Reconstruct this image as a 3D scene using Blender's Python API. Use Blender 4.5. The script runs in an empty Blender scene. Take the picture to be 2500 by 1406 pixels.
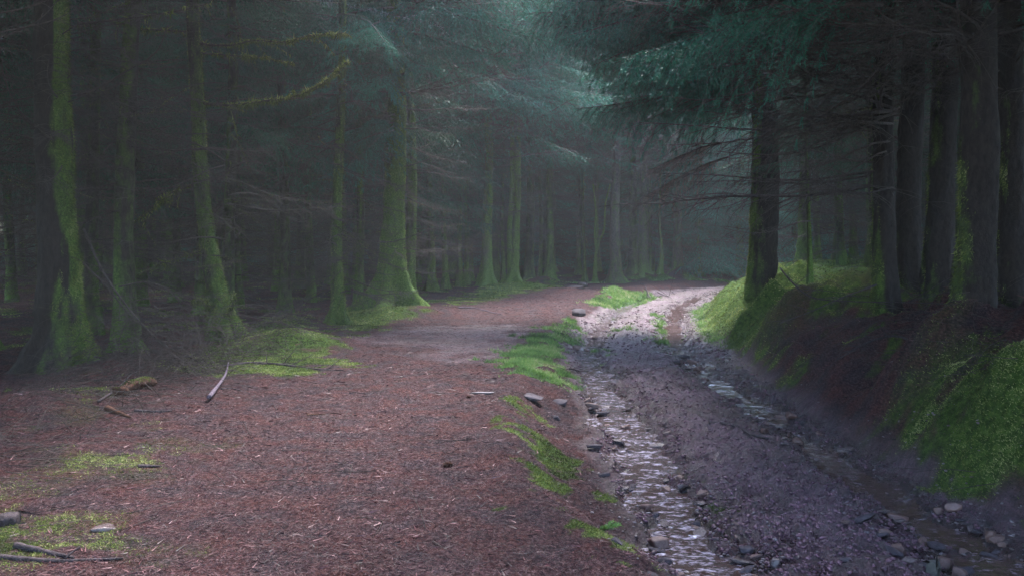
import bpy, math, random
import numpy as np
from mathutils import Vector
R = math.radians
rng = np.random.default_rng(7)
random.seed(7)
sc = bpy.context.scene
C = sc.collection

# ------------------------------------------------------------------ camera, sky, sun, exposure
F, HY, CH = 2165.0, 600.0, 1.60            # focal length in photo pixels, horizon row, eye height
cam = bpy.data.cameras.new("camera"); co = bpy.data.objects.new("camera", cam); C.objects.link(co)
co.location = (0, 0, CH); co.rotation_euler = (R(90), 0, 0)
cam.sensor_width = 36; cam.lens = 36 * F / 2500; cam.shift_y = -(703 - HY) / 2500
cam.clip_start = 0.05; cam.clip_end = 500
sc.camera = co
SUN_EL, SUN_ROT = R(62), R(20)
w = bpy.data.worlds.new("World"); sc.world = w; w.use_nodes = True
nt = w.node_tree; bg = nt.nodes["Background"]
sky = nt.nodes.new("ShaderNodeTexSky"); sky.sky_type = 'NISHITA'; sky.sun_disc = False
sky.sun_elevation = SUN_EL; sky.sun_rotation = SUN_ROT; sky.air_density = 1.0; sky.dust_density = .9; sky.ozone_density = 2.2
nt.links.new(sky.outputs[0], bg.inputs[0]); bg.inputs[1].default_value = 0.15
sl = bpy.data.lights.new("sun", 'SUN'); sl.energy = 1.5; sl.angle = R(25); sl.color = (1, .97, .93)
so = bpy.data.objects.new("sun", sl); C.objects.link(so)
so.rotation_euler = (R(90) - SUN_EL, 0, math.pi - SUN_ROT)   # sun ahead of the camera, a little to the right
sc.view_settings.view_transform = 'Standard'; sc.view_settings.look = 'None'
sc.view_settings.exposure = 3.4; sc.view_settings.gamma = 1
cy = sc.cycles
cy.use_denoising = True
cy.max_bounces = 5; cy.diffuse_bounces = 3; cy.glossy_bounces = 2; cy.transmission_bounces = 2
cy.volume_bounces = 1; cy.transparent_max_bounces = 4; cy.caustics_reflective = False; cy.caustics_refractive = False
cy.sample_clamp_indirect = 4

# ------------------------------------------------------------------ numpy helpers
def P(px, py, z=0.0):
    Y = (CH - z) * F / (py - HY)
    return ((px - 1250) / F * Y, Y)
def W(px, py, Y):                          # a photo point at a chosen distance
    return ((px - 1250) / F * Y, Y, CH - (py - HY) / F * Y)
def hash2(ix, iy, s):
    n = (ix * 374761393 + iy * 668265263 + s * 974711) & 0x7fffffff
    n = ((n ^ (n >> 13)) * 1274126177) & 0x7fffffff
    return ((n ^ (n >> 16)) & 0xffff) / 65535.0
def vnoise(x, y, s=0):
    x = np.asarray(x, float); y = np.asarray(y, float)
    ix = np.floor(x).astype(np.int64); iy = np.floor(y).astype(np.int64)
    fx = x - ix; fy = y - iy; fx = fx*fx*(3-2*fx); fy = fy*fy*(3-2*fy)
    a = hash2(ix, iy, s); b = hash2(ix+1, iy, s); c = hash2(ix, iy+1, s); d = hash2(ix+1, iy+1, s)
    return (a*(1-fx)+b*fx)*(1-fy) + (c*(1-fx)+d*fx)*fy - .5
def fbm(x, y, o=4, s=0):
    r = 0; a = 1.0
    for i in range(o):
        r = r + a*vnoise(x*2**i + 17.3*i, y*2**i - 9.1*i, s+i); a *= .5
    return r
def sstep(a, b, t):
    t = np.clip((t-a)/(b-a), 0, 1); return t*t*(3-2*t)
def curve(tab):
    tab = np.array(tab, float)
    return lambda y: np.interp(y, tab[:, 0], tab[:, 1])
def polydist(x, y, poly):                  # signed distance, negative inside
    poly = np.array(poly, float); d = np.full(np.shape(x), 1e9); ins = np.zeros(np.shape(x), bool)
    n = len(poly)
    for i in range(n):
        a = poly[i]; b = poly[(i+1) % n]; e = b-a
        t = np.clip(((x-a[0])*e[0] + (y-a[1])*e[1]) / (e@e + 1e-9), 0, 1)
        d = np.minimum(d, np.hypot(x-a[0]-t*e[0], y-a[1]-t*e[1]))
        c = ((a[1] > y) != (b[1] > y)) & (x < (b[0]-a[0])*(y-a[1])/(b[1]-a[1]+1e-12) + a[0])
        ins ^= c
    return np.where(ins, -d, d)

# ------------------------------------------------------------------ lie of the land
EDGE = curve([(-10,-5.2),(3,-4.6),(7,-4.4),(10.8,-4.9),(14.4,-4.3),(18,-3.6),(21.6,-2.8),(28,-1.8),(34,-.6),(38,2.2),(40,5.5),(41.5,10),(44,16),(48,24),(60,50)])
LEDGE = curve([(-10,1.0),(3,1.0),(4.3,.66),(4.75,.46),(5.4,.14),(6.9,-.03),(9.1,-.04),(12,.2),(16,.5),(20,1.1),(27,2.4),(38,6.6),(42,10),(50,24),(60,45)])
ROAD = curve([(-10,1.95),(12,1.95),(15.6,2.1),(20.5,2.85),(27,4.25),(33,6.3),(38,8.9),(42,13),(46,19),(50,27),(60,48)])
FOOT = curve([(-10,3.4),(4.5,3.35),(6,3.2),(8,3.1),(10.8,3.3),(14,3.6),(20,4.3),(25,5.4),(32,7.8),(38,10.8),(42,15),(46,21),(50,29),(60,50)])
BUMPS = [(*P(690,850),.16,.7),(*P(640,835),.12,.35),(*P(735,820),.13,.4),(*P(690,800),.10,.4),(-3.35,14.2,.16,.9),(-2.75,20.2,.2,1.0),(-1.9,20.6,.12,.7),
         (5.15,16.4,.12,.6),(5.75,15.6,.06,.5),(6.2,15.2,.05,.5),(4.7,16.6,.1,.4),(4.35,13.6,.22,.5),(4.75,14.2,.2,.5),
         (5.2,12.6,.2,.4),(3.75,8.35,.24,.42),(4.35,8.2,.22,.4),(3.55,7.0,.2,.4),(4.1,6.6,.18,.5),(4.9,7.5,.15,.5),
         (1.7,31.5,.12,.9),(.9,33,.15,.8),(3.3,29.5,.22,.55),(-.75,31.8,.2,.9),(.05,32.8,.2,.9),(1.3,37,.3,.7),
         (8.0,41.8,.55,.6),(7,41,.25,.6),(6,40.6,.3,.5),(5,40.3,.25,.7),(-4.7,8.6,.14,.6),(-3.3,6.8,.07,.3),(-4.9,11.0,.2,.6)]
_r = np.random.default_rng(99)
for _ in range(110):
    _y = _r.choice([_r.uniform(11.5,20), _r.uniform(5.2,9.5)], p=[.7,.3]); BUMPS.append((float(FOOT(_y))+_r.uniform(.25,2.6)**1, _y, _r.uniform(.05,.20), _r.uniform(.14,.40)))
def height(x, y):
    x = np.asarray(x, float); y = np.asarray(y, float)
    z = .035*fbm(x*.9, y*.9, 3, 3) + .05*fbm(x*.3, y*.3, 2, 4)
    c = ROAD(y); dt = x - c; fo = FOOT(y) + .18*fbm(y*.9, y*.3, 3, 12); le = LEDGE(y) + .12*fbm(y*1.7, x*0+3, 3, 11)
    near = 1 - sstep(9, 14, y)
    wdt = .55*near + (1-near)*1.2
    drop = sstep(0, 1, (x - le)/np.maximum(wdt, .1))
    t = -.20*drop
    t += .05*near*np.exp(-((x-le+.05)/.16)**2)                                  # lip of the platform
    inroad = sstep(-1.5, -1.1, dt)
    t += inroad*(.06*np.exp(-(dt/.5)**2) - .02)
    t -= .125*np.exp(-((dt+.8+.10*fbm(y*.7, y*0+9, 3, 23))/(.25+.10*fbm(y*1.3, y*0+2, 2, 24)))**2)*(1-sstep(30,34,y))
    t -= (.095 + .10*fbm(y*.55, y*0, 2, 21))*np.exp(-((dt-.82)/(.27+.12*fbm(y*.8, y*0+5, 2, 22)))**2)
    d = x - fo
    bank = np.where(d > 0, 1.08*(1-np.exp(-np.maximum(d, 0)/1.25)) + .02*np.maximum(d, 0), 0)
    bank = np.minimum(bank, 1.5 + .02*np.maximum(d, 0))
    t += bank*(1+.12*fbm(x*.8, y*.8, 3, 31)) + sstep(0, .5, d)*(.28*fbm(x*1.3, y*1.3, 4, 32) + .13*fbm(x*3.6, y*3.6, 3, 33) + .1)
    e = EDGE(y) - x
    t += sstep(0, 1.5, e)*(.10*fbm(x*1.1, y*1.1, 4, 41)+.04) + np.minimum(.02*np.maximum(e-2, 0), .4)
    for bx, by, bh, br in BUMPS:
        t += bh*np.exp(-(((x-bx)/br)**2 + ((y-by)/br)**2))
    mud = inroad*(1-sstep(-.1, .3, d))
    t += mud*(.05*fbm(x*3, y*2.2, 3, 50) + .075*fbm(x*7, y*5.5, 3, 51) + .045*fbm(x*17, y*13, 2, 54) - .03*np.abs(fbm(x*14, y*10, 2, 52)))
    t += (1-mud)*.018*fbm(x*6, y*6, 3, 53)
    return z*(1-.85*inroad*(1-sstep(-.3, .6, d))) + t
def H(x, y): return float(height(np.array([x]), np.array([y]))[0])

def px(*pts, z=0.0): return [P(a, b, z) for a, b in pts]
MOSS_POLY = [px((570,860),(600,800),(700,775),(780,800),(800,850),(830,885),(700,915),(590,920),(450,905),(440,885)),
             px((835,800),(880,750),(960,735),(1035,745),(1045,765),(960,790),(860,815)),
             px((1085,745),(1180,706),(1300,700),(1360,692),(1375,706),(1270,716),(1150,738)),
             px((60,1150),(280,1080),(370,1075),(460,1100),(370,1150),(220,1160),(100,1150)),
             px((170,960),(230,950),(270,1040),(210,1050)),
             px((-200,1190),(20,1200),(290,1250),(330,1330),(120,1406),(-200,1406))]
LMOSS_POLY = [px((1240,990),(1300,985),(1380,1070),(1400,1170),(1330,1130),(1260,1060)),
              px((1290,1225),(1370,1240),(1460,1300),(1520,1360),(1450,1330),(1380,1270)),
              px((1480,1120),(1520,1140),(1490,1150)), px((1660,1120),(1700,1150),(1760,1225),(1690,1190),(1660,1150), z=-.15)]
GRASS_POLY = [px((1215,890),(1260,850),(1290,825),(1370,830),(1398,850),(1392,880),(1385,925),(1310,930),(1240,920), z=-.08),
              px((1395,780),(1408,800),(1400,830),(1385,830),(1330,812), z=-.1),
              px((1437,830),(1470,850),(1478,875),(1440,868), z=-.15), px((1500,770),(1525,790),(1515,810),(1495,790), z=-.15),
              px((1600,765),(1625,790),(1628,830),(1610,800), z=-.15),
              px((1490,720),(1590,715),(1600,728),(1530,740),(1440,752),(1430,745), z=-.1)]
MUD_POLY = px((900,830),(1000,800),(1200,790),(1330,800),(1290,850),(1220,880),(1100,860))
def masks(x, y):
    n = fbm(x*2.2, y*2.2, 4, 61); n2 = fbm(x*6, y*6, 3, 62); n3 = fbm(x*.7, y*.7, 3, 63)
    e = EDGE(y) - x; d = x - FOOT(y); dt = x - ROAD(y); le = x - LEDGE(y)
    moss = np.zeros_like(x)
    for p in MOSS_POLY: moss = np.maximum(moss, sstep(.25, -.25, polydist(x, y, p) + .9*n + .5*n2))
    moss = np.maximum(moss, sstep(-1.2, -.2, -np.abs(e-.5)) * sstep(.05, .25, n3 + .3*n) * sstep(9, 12, y))
    moss = np.maximum(moss, sstep(.5, 1.5, e)*sstep(.1, .4, n)*.6)
    moss *= np.where((y < 9.5) & (x < -1), .15+.6*sstep(-.1, .3, n2+n), 1)
    # right bank: moss strong on the front shoulder, and again beyond twelve metres
    t = d + .5*n
    nearb = sstep(-.05, .2, t)*sstep(1.25, .55, t)*sstep(8.3, 7.6, y + .8*n)*sstep(3.6, 4.4, y)
    nearb = nearb*(.25+.75*sstep(-.22, .12, n+.6*n2))
    mid = sstep(0, .2, t)*sstep(-.05, .4, n+n2*.5+.10*(y-12.4))*sstep(9.8, 12.5, y)
    patch = sstep(.05, .2, d)*sstep(.28, .5, n+.4*n2)
    far = sstep(-.1, .2, t)*sstep(12, 15, y)
    moss = np.maximum.reduce([moss, nearb, mid, patch*.9, far])
    lm = np.zeros_like(x)
    for p in LMOSS_POLY: lm = np.maximum(lm, sstep(.12, -.1, polydist(x, y, p) + .5*n + .5*n2 + .10))
    grass = np.zeros_like(x)
    for p in GRASS_POLY: grass = np.maximum(grass, sstep(.15, -.15, polydist(x, y, p) + .7*n + .6*n2 + .2))
    grass = np.maximum(grass, sstep(.1, -.5, np.abs(d+.05)-.25+.3*n)*sstep(15, 19, y))
    grass = np.maximum(grass, sstep(1.2, .2, np.abs(e+.8))*sstep(36, 39, y)*sstep(-.2, .2, n))
    mud = sstep(-1.35, -1.05, dt + .2*n)*(1-sstep(-.1, .25, d))
    mud = np.maximum(mud, .5*sstep(.8, -.8, polydist(x, y, MUD_POLY)+1.6*n+.6*n2))
    moss = np.maximum(moss, lm)
    mud = mud*(1-.9*np.maximum(moss, grass))
    litter = (1-np.maximum(mud, np.maximum(moss*.8, grass)))
    return moss, grass, mud, litter, lm
# ------------------------------------------------------------------ meshes from arrays
def mesh(name, V, T, mats, mi=None, attrs=None, smooth=True, quads=False):
    me = bpy.data.meshes.new(name); k = T.shape[1]
    me.vertices.add(len(V)); me.vertices.foreach_set('co', np.ascontiguousarray(V, np.float32).ravel())
    me.loops.add(T.size); me.loops.foreach_set('vertex_index', np.ascontiguousarray(T, np.int32).ravel())
    me.polygons.add(len(T)); me.polygons.foreach_set('loop_start', np.arange(0, T.size, k, dtype=np.int32))
    if smooth: me.polygons.foreach_set('use_smooth', np.ones(len(T), bool))
    for m in mats: me.materials.append(m)
    if mi is not None: me.polygons.foreach_set('material_index', np.ascontiguousarray(mi, np.int32))
    for n, a in (attrs or {}).items():
        at = me.attributes.new(n, 'FLOAT', 'POINT'); at.data.foreach_set('value', np.ascontiguousarray(a, np.float32))
    me.update(calc_edges=True)
    return me
def link(name, me, parent=None, label=None, cat=None, group=None, kind=None, loc=None, rot=None):
    o = bpy.data.objects.new(name, me); C.objects.link(o)
    if parent: o.parent = parent
    if loc is not None: o.location = loc
    if rot is not None: o.rotation_euler = rot
    if label: o['label'] = label
    if cat: o['category'] = cat
    if group: o['group'] = group
    if kind: o['kind'] = kind
    return o
class Geo:                                  # collects V,T,material index,attributes
    def __init__(s): s.V=[]; s.T=[]; s.M=[]; s.A=[]; s.B=[]; s.n=0
    def add(s, V, T, m=0, a=0.5, b=0.0):
        V = np.asarray(V, float); T = np.asarray(T, int)
        s.V.append(V); s.T.append(T+s.n); s.n += len(V)
        s.M.append(np.full(len(T), m) if np.isscalar(m) else m)
        s.A.append(np.full(len(V), a) if np.isscalar(a) else a)
        s.B.append(np.full(len(V), b) if np.isscalar(b) else b)
    def get(s): return [np.concatenate(q) for q in (s.V, s.T, s.M, s.A, s.B)]
    def mesh(s, name, mats, smooth=True):
        V, T, M, A, B = s.get(); return mesh(name, V, T, mats, M, {'rnd': A, 'moss': B}, smooth)
def place(tpl, mats, offs, rnd=None):        # n copies of a template: mats (n,3,3), offs (n,3)
    V, T, M, A, B = tpl; n = len(offs); nv = len(V)
    VV = (np.einsum('nij,vj->nvi', mats, V) + offs[:, None, :]).reshape(-1, 3)
    TT = (T[None] + (np.arange(n)*nv)[:, None, None]).reshape(-1, 3)
    AA = np.tile(A, n) if rnd is None else (A[None]*.5 + rnd[:, None]*.5).ravel()
    return VV, TT, np.tile(M, n), AA, np.tile(B, n)
def rotm(az, pitch, roll, s):
    az, pitch, roll, s = [np.atleast_1d(np.asarray(q, float)) for q in np.broadcast_arrays(az, pitch, roll, s)]
    ca, sa, cp, sp, cr, sr = np.cos(az), np.sin(az), np.cos(pitch), np.sin(pitch), np.cos(roll), np.sin(roll)
    Z = np.zeros_like(ca); O = Z+1
    def M(r): return np.moveaxis(np.array(r), 2, 0)
    Rz = M([[ca,-sa,Z],[sa,ca,Z],[Z,Z,O]]); Ry = M([[cp,Z,-sp],[Z,O,Z],[sp,Z,cp]]); Rx = M([[O,Z,Z],[Z,cr,-sr],[Z,sr,cr]])
    return (Rz@Ry@Rx)*s[:, None, None]
def frames(D, up=np.array([0,0,1.])):
    D = D/np.linalg.norm(D, axis=-1, keepdims=True)
    S = np.cross(D, up); nn = np.linalg.norm(S, axis=-1, keepdims=True)
    S = np.where(nn < 1e-4, np.array([0,1.,0]), S/np.maximum(nn, 1e-6)); U = np.cross(S, D)
    return D, S, U
def tube(pts, rad, seg=5, jit=0.0, seed=0):
    pts = np.array(pts, float); rad = np.broadcast_to(rad, len(pts)).astype(float); n = len(pts)
    D = np.gradient(pts, axis=0); D, S, U = frames(D, np.array([.03,.02,1.]) if abs(D[0][2]) < .9*np.linalg.norm(D[0]) else np.array([0,1.,.1]))
    th = np.linspace(0, 2*np.pi, seg, endpoint=False)
    r = rad[:, None]*(1+jit*2*vnoise(np.arange(n)[:, None]*.7+seed, th[None]*2, seed) if jit else np.ones((n, seg)))
    V = pts[:, None] + r[..., None]*(np.cos(th)[None, :, None]*S[:, None]+np.sin(th)[None, :, None]*U[:, None])
    idx = np.arange(n*seg).reshape(n, seg); a = idx[:-1]; b = np.roll(a, -1, 1); c = idx[1:]; d = np.roll(c, -1, 1)
    T = np.concatenate([np.stack([a, b, d], -1).reshape(-1, 3), np.stack([a, d, c], -1).reshape(-1, 3)])
    V = V.reshape(-1, 3); k = len(V); V = np.concatenate([V, pts[:1], pts[-1:]])
    f = idx[0]; l = idx[-1]
    T = np.concatenate([T, np.stack([np.roll(f,-1), f, np.full(seg, k)], -1), np.stack([l, np.roll(l,-1), np.full(seg, k+1)], -1)])
    return V, T
def bez(pts, n):                             # smooth curve through points
    pts = np.array(pts, float); m = len(pts)
    if m < 3: return np.array([pts[0]+(pts[-1]-pts[0])*t for t in np.linspace(0, 1, n)])
    q = np.vstack([2*pts[0]-pts[1], pts, 2*pts[-1]-pts[-2]]); out = []
    for t in np.linspace(0, m-1-1e-6, n):
        i = int(t); f = t-i; a, b, c, d = q[i:i+4]
        out.append(.5*(2*b+(c-a)*f+(2*a-5*b+4*c-d)*f*f+(3*b-a-3*c+d)*f**3))
    return np.array(out)
def blades(pos, dirs, length, width, r, a=None, bend=.3):    # one thin triangle each
    D, S, U = frames(dirs); th = r.uniform(0, 2*np.pi, len(pos))
    Wd = S*np.cos(th)[:, None] + U*np.sin(th)[:, None]
    L = np.broadcast_to(length, len(pos))[:, None]; w_ = np.broadcast_to(width, len(pos))[:, None]
    V = np.stack([pos - Wd*w_/2, pos + Wd*w_/2, pos + D*L], 1).reshape(-1, 3)
    T = np.arange(len(V)).reshape(-1, 3)
    A = np.repeat(r.random(len(pos)) if a is None else a, 3)
    return V, T, A

# ------------------------------------------------------------------ materials
def mat(name, rough=.9, spec=.2):
    m = bpy.data.materials.new(name); m.use_nodes = True; b = m.node_tree.nodes['Principled BSDF']
    b.inputs['Roughness'].default_value = rough; b.inputs['Specular IOR Level'].default_value = spec
    return m, m.node_tree, b
def N(nt, t, **k):
    n = nt.nodes.new(t)
    for a, v in k.items():
        if a in n.inputs: n.inputs[a].default_value = v
        else: setattr(n, a, v)
    return n
def attr(nt, n): return N(nt, 'ShaderNodeAttribute', attribute_name=n).outputs['Fac']
def noise(nt, scale, detail=4, rough=.6, vec=None):
    n = N(nt, 'ShaderNodeTexNoise'); n.inputs['Scale'].default_value = scale; n.inputs['Detail'].default_value = detail; n.inputs['Roughness'].default_value = rough
    if vec is None: vec = N(nt, 'ShaderNodeTexCoord').outputs['Object']
    nt.links.new(vec, n.inputs['Vector']); return n.outputs['Fac']
def ramp(nt, f, stops):
    r = N(nt, 'ShaderNodeValToRGB'); e = r.color_ramp.elements
    while len(e) < len(stops): e.new(.5)
    for q, (p, c) in zip(e, stops): q.position = p; q.color = (*c, 1)
    nt.links.new(f, r.inputs[0]); return r.outputs[0]
def mix(nt, f, a, b):
    n = N(nt, 'ShaderNodeMix', data_type='RGBA'); nt.links.new(f, n.inputs[0])
    for s, i in ((a, 6), (b, 7)):
        if isinstance(s, tuple): n.inputs[i].default_value = (*s, 1)
        else: nt.links.new(s, n.inputs[i])
    return n.outputs[2]
def mth(nt, op, a, b=None, clamp=False):
    n = N(nt, 'ShaderNodeMath', operation=op); n.use_clamp = clamp
    for i, s in enumerate((a, b)):
        if s is None: continue
        if isinstance(s, (int, float)): n.inputs[i].default_value = s
        else: nt.links.new(s, n.inputs[i])
    return n.outputs[0]
def bump(nt, b, h, strength, dist):
    n = N(nt, 'ShaderNodeBump'); n.inputs['Strength'].default_value = strength; n.inputs['Distance'].default_value = dist
    nt.links.new(h, n.inputs['Height']); nt.links.new(n.outputs[0], b.inputs['Normal'])

MOSS_STOPS = [(0,(.026,.030,.014)),(.4,(.085,.115,.028)),(.75,(.20,.25,.06)),(1,(.36,.38,.15))]
# ground
M_ground, g, b = mat('forest_floor', .85, .3)
co_ = N(g, 'ShaderNodeTexCoord').outputs['Object']
mp = N(g, 'ShaderNodeMapping'); mp.inputs['Scale'].default_value = (1, .35, 1); g.links.new(co_, mp.inputs[0])
n1 = noise(g, 55, 5, .7, mp.outputs[0]); n2 = noise(g, 3, 5, .6); n3 = noise(g, 14, 6, .65); n4 = noise(g, .9, 3, .5)
needle = ramp(g, n1, [(.28,(.014,.009,.011)),(.42,(.05,.020,.022)),(.55,(.105,.040,.039)),(.72,(.18,.10,.095))])
needle2 = ramp(g, n1, [(.3,(.012,.009,.013)),(.5,(.045,.029,.036)),(.7,(.12,.082,.092))])
needle = mix(g, ramp(g, n2, [(.38,(0,0,0)),(.62,(1,1,1))]), needle, needle2)
mudc = ramp(g, n3, [(.30,(.028,.011,.019)),(.5,(.125,.056,.084)),(.74,(.27,.135,.195))])
mudr = ramp(g, n3, [(.3,(.026,.010,.013)),(.65,(.135,.060,.066))])
mudc = mix(g, ramp(g, n4, [(.45,(0,0,0)),(.6,(1,1,1))]), mudc, mudr)
mossc = ramp(g, n3, [(.25,(.02,.035,.01)),(.5,(.06,.11,.02)),(.75,(.13,.2,.04))])
grassc = ramp(g, n3, [(.3,(.03,.07,.015)),(.7,(.09,.2,.03))])
spk = ramp(g, noise(g, 60, 6, .8), [(.36,(.22,.22,.24)),(.5,(.85,.85,.85)),(.66,(1.5,1.45,1.5))])  # dark and pale grain in the mud colour, standing in for small shadows
mm = N(g, 'ShaderNodeMix', data_type='RGBA', blend_type='MULTIPLY'); mm.inputs[0].default_value = 1; g.links.new(mudc, mm.inputs[6]); g.links.new(spk, mm.inputs[7]); mudc = mm.outputs[2]
col = mix(g, attr(g, 'mud'), needle, mudc)
col = mix(g, attr(g, 'moss'), col, mossc); col = mix(g, attr(g, 'grass'), col, grassc)
wet = attr(g, 'wet')
col = mix(g, mth(g, 'MULTIPLY', wet, .5), col, (.03,.018,.014))
g.links.new(col, b.inputs['Base Color'])
ro = mth(g, 'SUBTRACT', .9, mth(g, 'MULTIPLY', mth(g, 'ADD', mth(g, 'MULTIPLY', attr(g, 'mud'), .5), mth(g, 'MULTIPLY', wet, .3)), ramp(g, noise(g, 7, 4), [(.35,(.6,)*3),(.6,(1,)*3)])), True)
g.links.new(ro, b.inputs['Roughness'])
sp = mth(g, 'ADD', .12, mth(g, 'MULTIPLY', attr(g, 'mud'), .9)); g.links.new(sp, b.inputs['Specular IOR Level'])
bump(g, b, mth(g, 'ADD', mth(g, 'MULTIPLY', n1, .6), mth(g, 'MULTIPLY', noise(g, 22, 7, .75), 1.3)), 1.0, .06)

def blade_mat(name, stops, rough=.7, trans=.25, spec=.25):
    m, g, b = mat(name, rough, spec)
    c = ramp(g, attr(g, 'rnd'), stops); g.links.new(c, b.inputs['Base Color'])
    if trans:
        t = N(g, 'ShaderNodeBsdfTranslucent'); g.links.new(c, t.inputs[0]); mx = N(g, 'ShaderNodeMixShader'); mx.inputs[0].default_value = trans
        g.links.new(b.outputs[0], mx.inputs[1]); g.links.new(t.outputs[0], mx.inputs[2])
        g.links.new(mx.outputs[0], g.nodes['Material Output'].inputs[0])
    return m
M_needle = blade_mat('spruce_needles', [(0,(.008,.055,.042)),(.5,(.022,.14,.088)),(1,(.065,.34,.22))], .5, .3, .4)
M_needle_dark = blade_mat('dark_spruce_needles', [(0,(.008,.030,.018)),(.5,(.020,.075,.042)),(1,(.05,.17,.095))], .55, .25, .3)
M_brown = blade_mat('dry_spruce_needles', [(0,(.10,.06,.05)),(1,(.32,.22,.19))], .8, .2)
M_moss = blade_mat('moss', MOSS_STOPS, .8, .3)
M_grass = blade_mat('grass_blades', [(0,(.055,.08,.035)),(.35,(.10,.20,.055)),(.75,(.19,.34,.09)),(1,(.38,.40,.20))], .5, .35, .4)
M_litter = blade_mat('fallen_needles', [(0,(.010,.006,.009)),(.35,(.040,.014,.018)),(.7,(.115,.036,.042)),(.93,(.17,.072,.08)),(1,(.21,.125,.14))], .6, 0, .4)
M_lichen = blade_mat('lichen', [(0,(.10,.14,.12)),(1,(.38,.48,.47))], .9, .2)

def bark_mat(name, dark, light, mossy=True):
    m, g, b = mat(name, .85, .25)
    co = N(g, 'ShaderNodeTexCoord').outputs['Object']; mp = N(g, 'ShaderNodeMapping'); mp.inputs['Scale'].default_value = (1,1,.45); g.links.new(co, mp.inputs[0])
    n = noise(g, 22, 6, .7, mp.outputs[0]); c = ramp(g, n, [(.3, dark), (.7, light)])
    if mossy:
        k = noise(g, 9, 5, .7, mp.outputs[0]); f = mth(g, 'ADD', mth(g, 'MULTIPLY', attr(g, 'moss'), 1.7), mth(g, 'MULTIPLY', mth(g, 'SUBTRACT', k, .5), 2.2))
        f = mth(g, 'SUBTRACT', f, .45, True)
        mc = ramp(g, noise(g, 38, 4, .7), [(.3,(.025,.055,.012)),(.5,(.085,.15,.028)),(.75,(.19,.28,.07))])
        c = mix(g, f, c, mc)
    g.links.new(c, b.inputs['Base Color'])
    bump(g, b, noise(g, 30, 6, .75, mp.outputs[0]), .9, .03)
    return m
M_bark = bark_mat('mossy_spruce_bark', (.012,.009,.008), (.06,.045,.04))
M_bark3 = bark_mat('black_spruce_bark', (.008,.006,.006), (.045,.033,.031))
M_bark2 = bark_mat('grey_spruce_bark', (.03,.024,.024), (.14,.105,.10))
M_wood = bark_mat('dead_twig_bark', (.028,.021,.021), (.11,.085,.08), False)
M_pale = bark_mat('bare_pale_wood', (.07,.05,.07), (.20,.155,.20), False)
M_dark = bark_mat('wet_dark_wood', (.02,.014,.016), (.10,.075,.085), False)
M_rot = bark_mat('rotten_red_wood', (.035,.014,.009), (.13,.058,.038), False)
def stone_mat(name, a, c_, rough=.45, spec=.5):
    m, g, b = mat(name, rough, spec); n = noise(g, 9, 6, .65)
    g.links.new(ramp(g, n, [(.3, a), (.7, c_)]), b.inputs['Base Color']); bump(g, b, noise(g, 40, 5, .6), .5, .01); return m
M_st = [stone_mat('wet_brown_stone', (.05,.035,.038), (.16,.12,.125), .25), stone_mat('grey_purple_stone', (.04,.033,.039), (.10,.083,.097), .85, .15),
        stone_mat('red_stone', (.09,.045,.038), (.2,.12,.11), .35), stone_mat('pale_stone', (.08,.07,.078), (.19,.165,.18), .8, .2)]
M_mstone = stone_mat('mossy_stone', (.05,.05,.05), (.14,.13,.12), .8, .2)
def water_mat(name, lo, hi, base, glare_foam):
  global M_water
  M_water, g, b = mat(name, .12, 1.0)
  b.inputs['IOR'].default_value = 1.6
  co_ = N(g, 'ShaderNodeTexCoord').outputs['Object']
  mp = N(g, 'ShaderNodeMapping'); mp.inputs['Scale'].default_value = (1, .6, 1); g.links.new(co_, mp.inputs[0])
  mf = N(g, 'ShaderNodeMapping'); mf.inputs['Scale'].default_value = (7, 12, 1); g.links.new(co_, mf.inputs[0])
  g.links.new(mix(g, ramp(g, noise(g, 1.6, 6, .75, mf.outputs[0]), [(lo,(0,0,0)),(hi,(1,1,1))]), base, glare_foam), b.inputs['Base Color'])  # pale streaks: riffle foam plus sky glare painted into the water colour
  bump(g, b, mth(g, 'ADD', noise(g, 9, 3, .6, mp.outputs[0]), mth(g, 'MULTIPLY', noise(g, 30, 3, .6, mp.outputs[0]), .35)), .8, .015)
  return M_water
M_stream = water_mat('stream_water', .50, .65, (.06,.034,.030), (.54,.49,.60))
M_puddle = water_mat('brown_puddle_water', .54, .68, (.070,.036,.031), (.42,.37,.44))

# ------------------------------------------------------------------ ground sheet
def ground():
    rows = [1.0]
    while rows[-1] < 70: rows.append(rows[-1] + max(.010, .0030*rows[-1]**1.25 if rows[-1] > 3.5 else .02))
    ys = np.array([-60,-40,-25,-15,-8,-4,-2,-1,0,.5] + rows + [75,85,100,130,170,220])
    u = np.linspace(-.66, .66, 820); t = np.linspace(.66, 1, 60)[1:]; ext = .66 + 18*((t-.66)/.34)**2.2 + (t-.66)*.9
    u = np.concatenate([-ext[::-1], u, ext])
    Y, U = np.meshgrid(ys, u, indexing='ij'); X = U*(np.maximum(Y, 0)*1.0 + 1.2 + np.where(Y < 0, 2, 0))
    Z = height(X, Y)
    m, gr, mu, li, lm = masks(X, Y)
    wet = sstep(-.16, -.25, Z)*mu
    nr, nc = X.shape; idx = np.arange(nr*nc).reshape(nr, nc)
    T = np.stack([idx[:-1, :-1], idx[:-1, 1:], idx[1:, 1:], idx[1:, :-1]], -1).reshape(-1, 4)
    me = mesh('forest_floor', np.stack([X, Y, Z], -1).reshape(-1, 3), T, [M_ground], None,
              {'moss': m.ravel(), 'grass': gr.ravel(), 'mud': mu.ravel(), 'wet': wet.ravel()})
    link('ground', me, kind='structure')
    print('ground', nr, nc)
ground()

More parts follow.
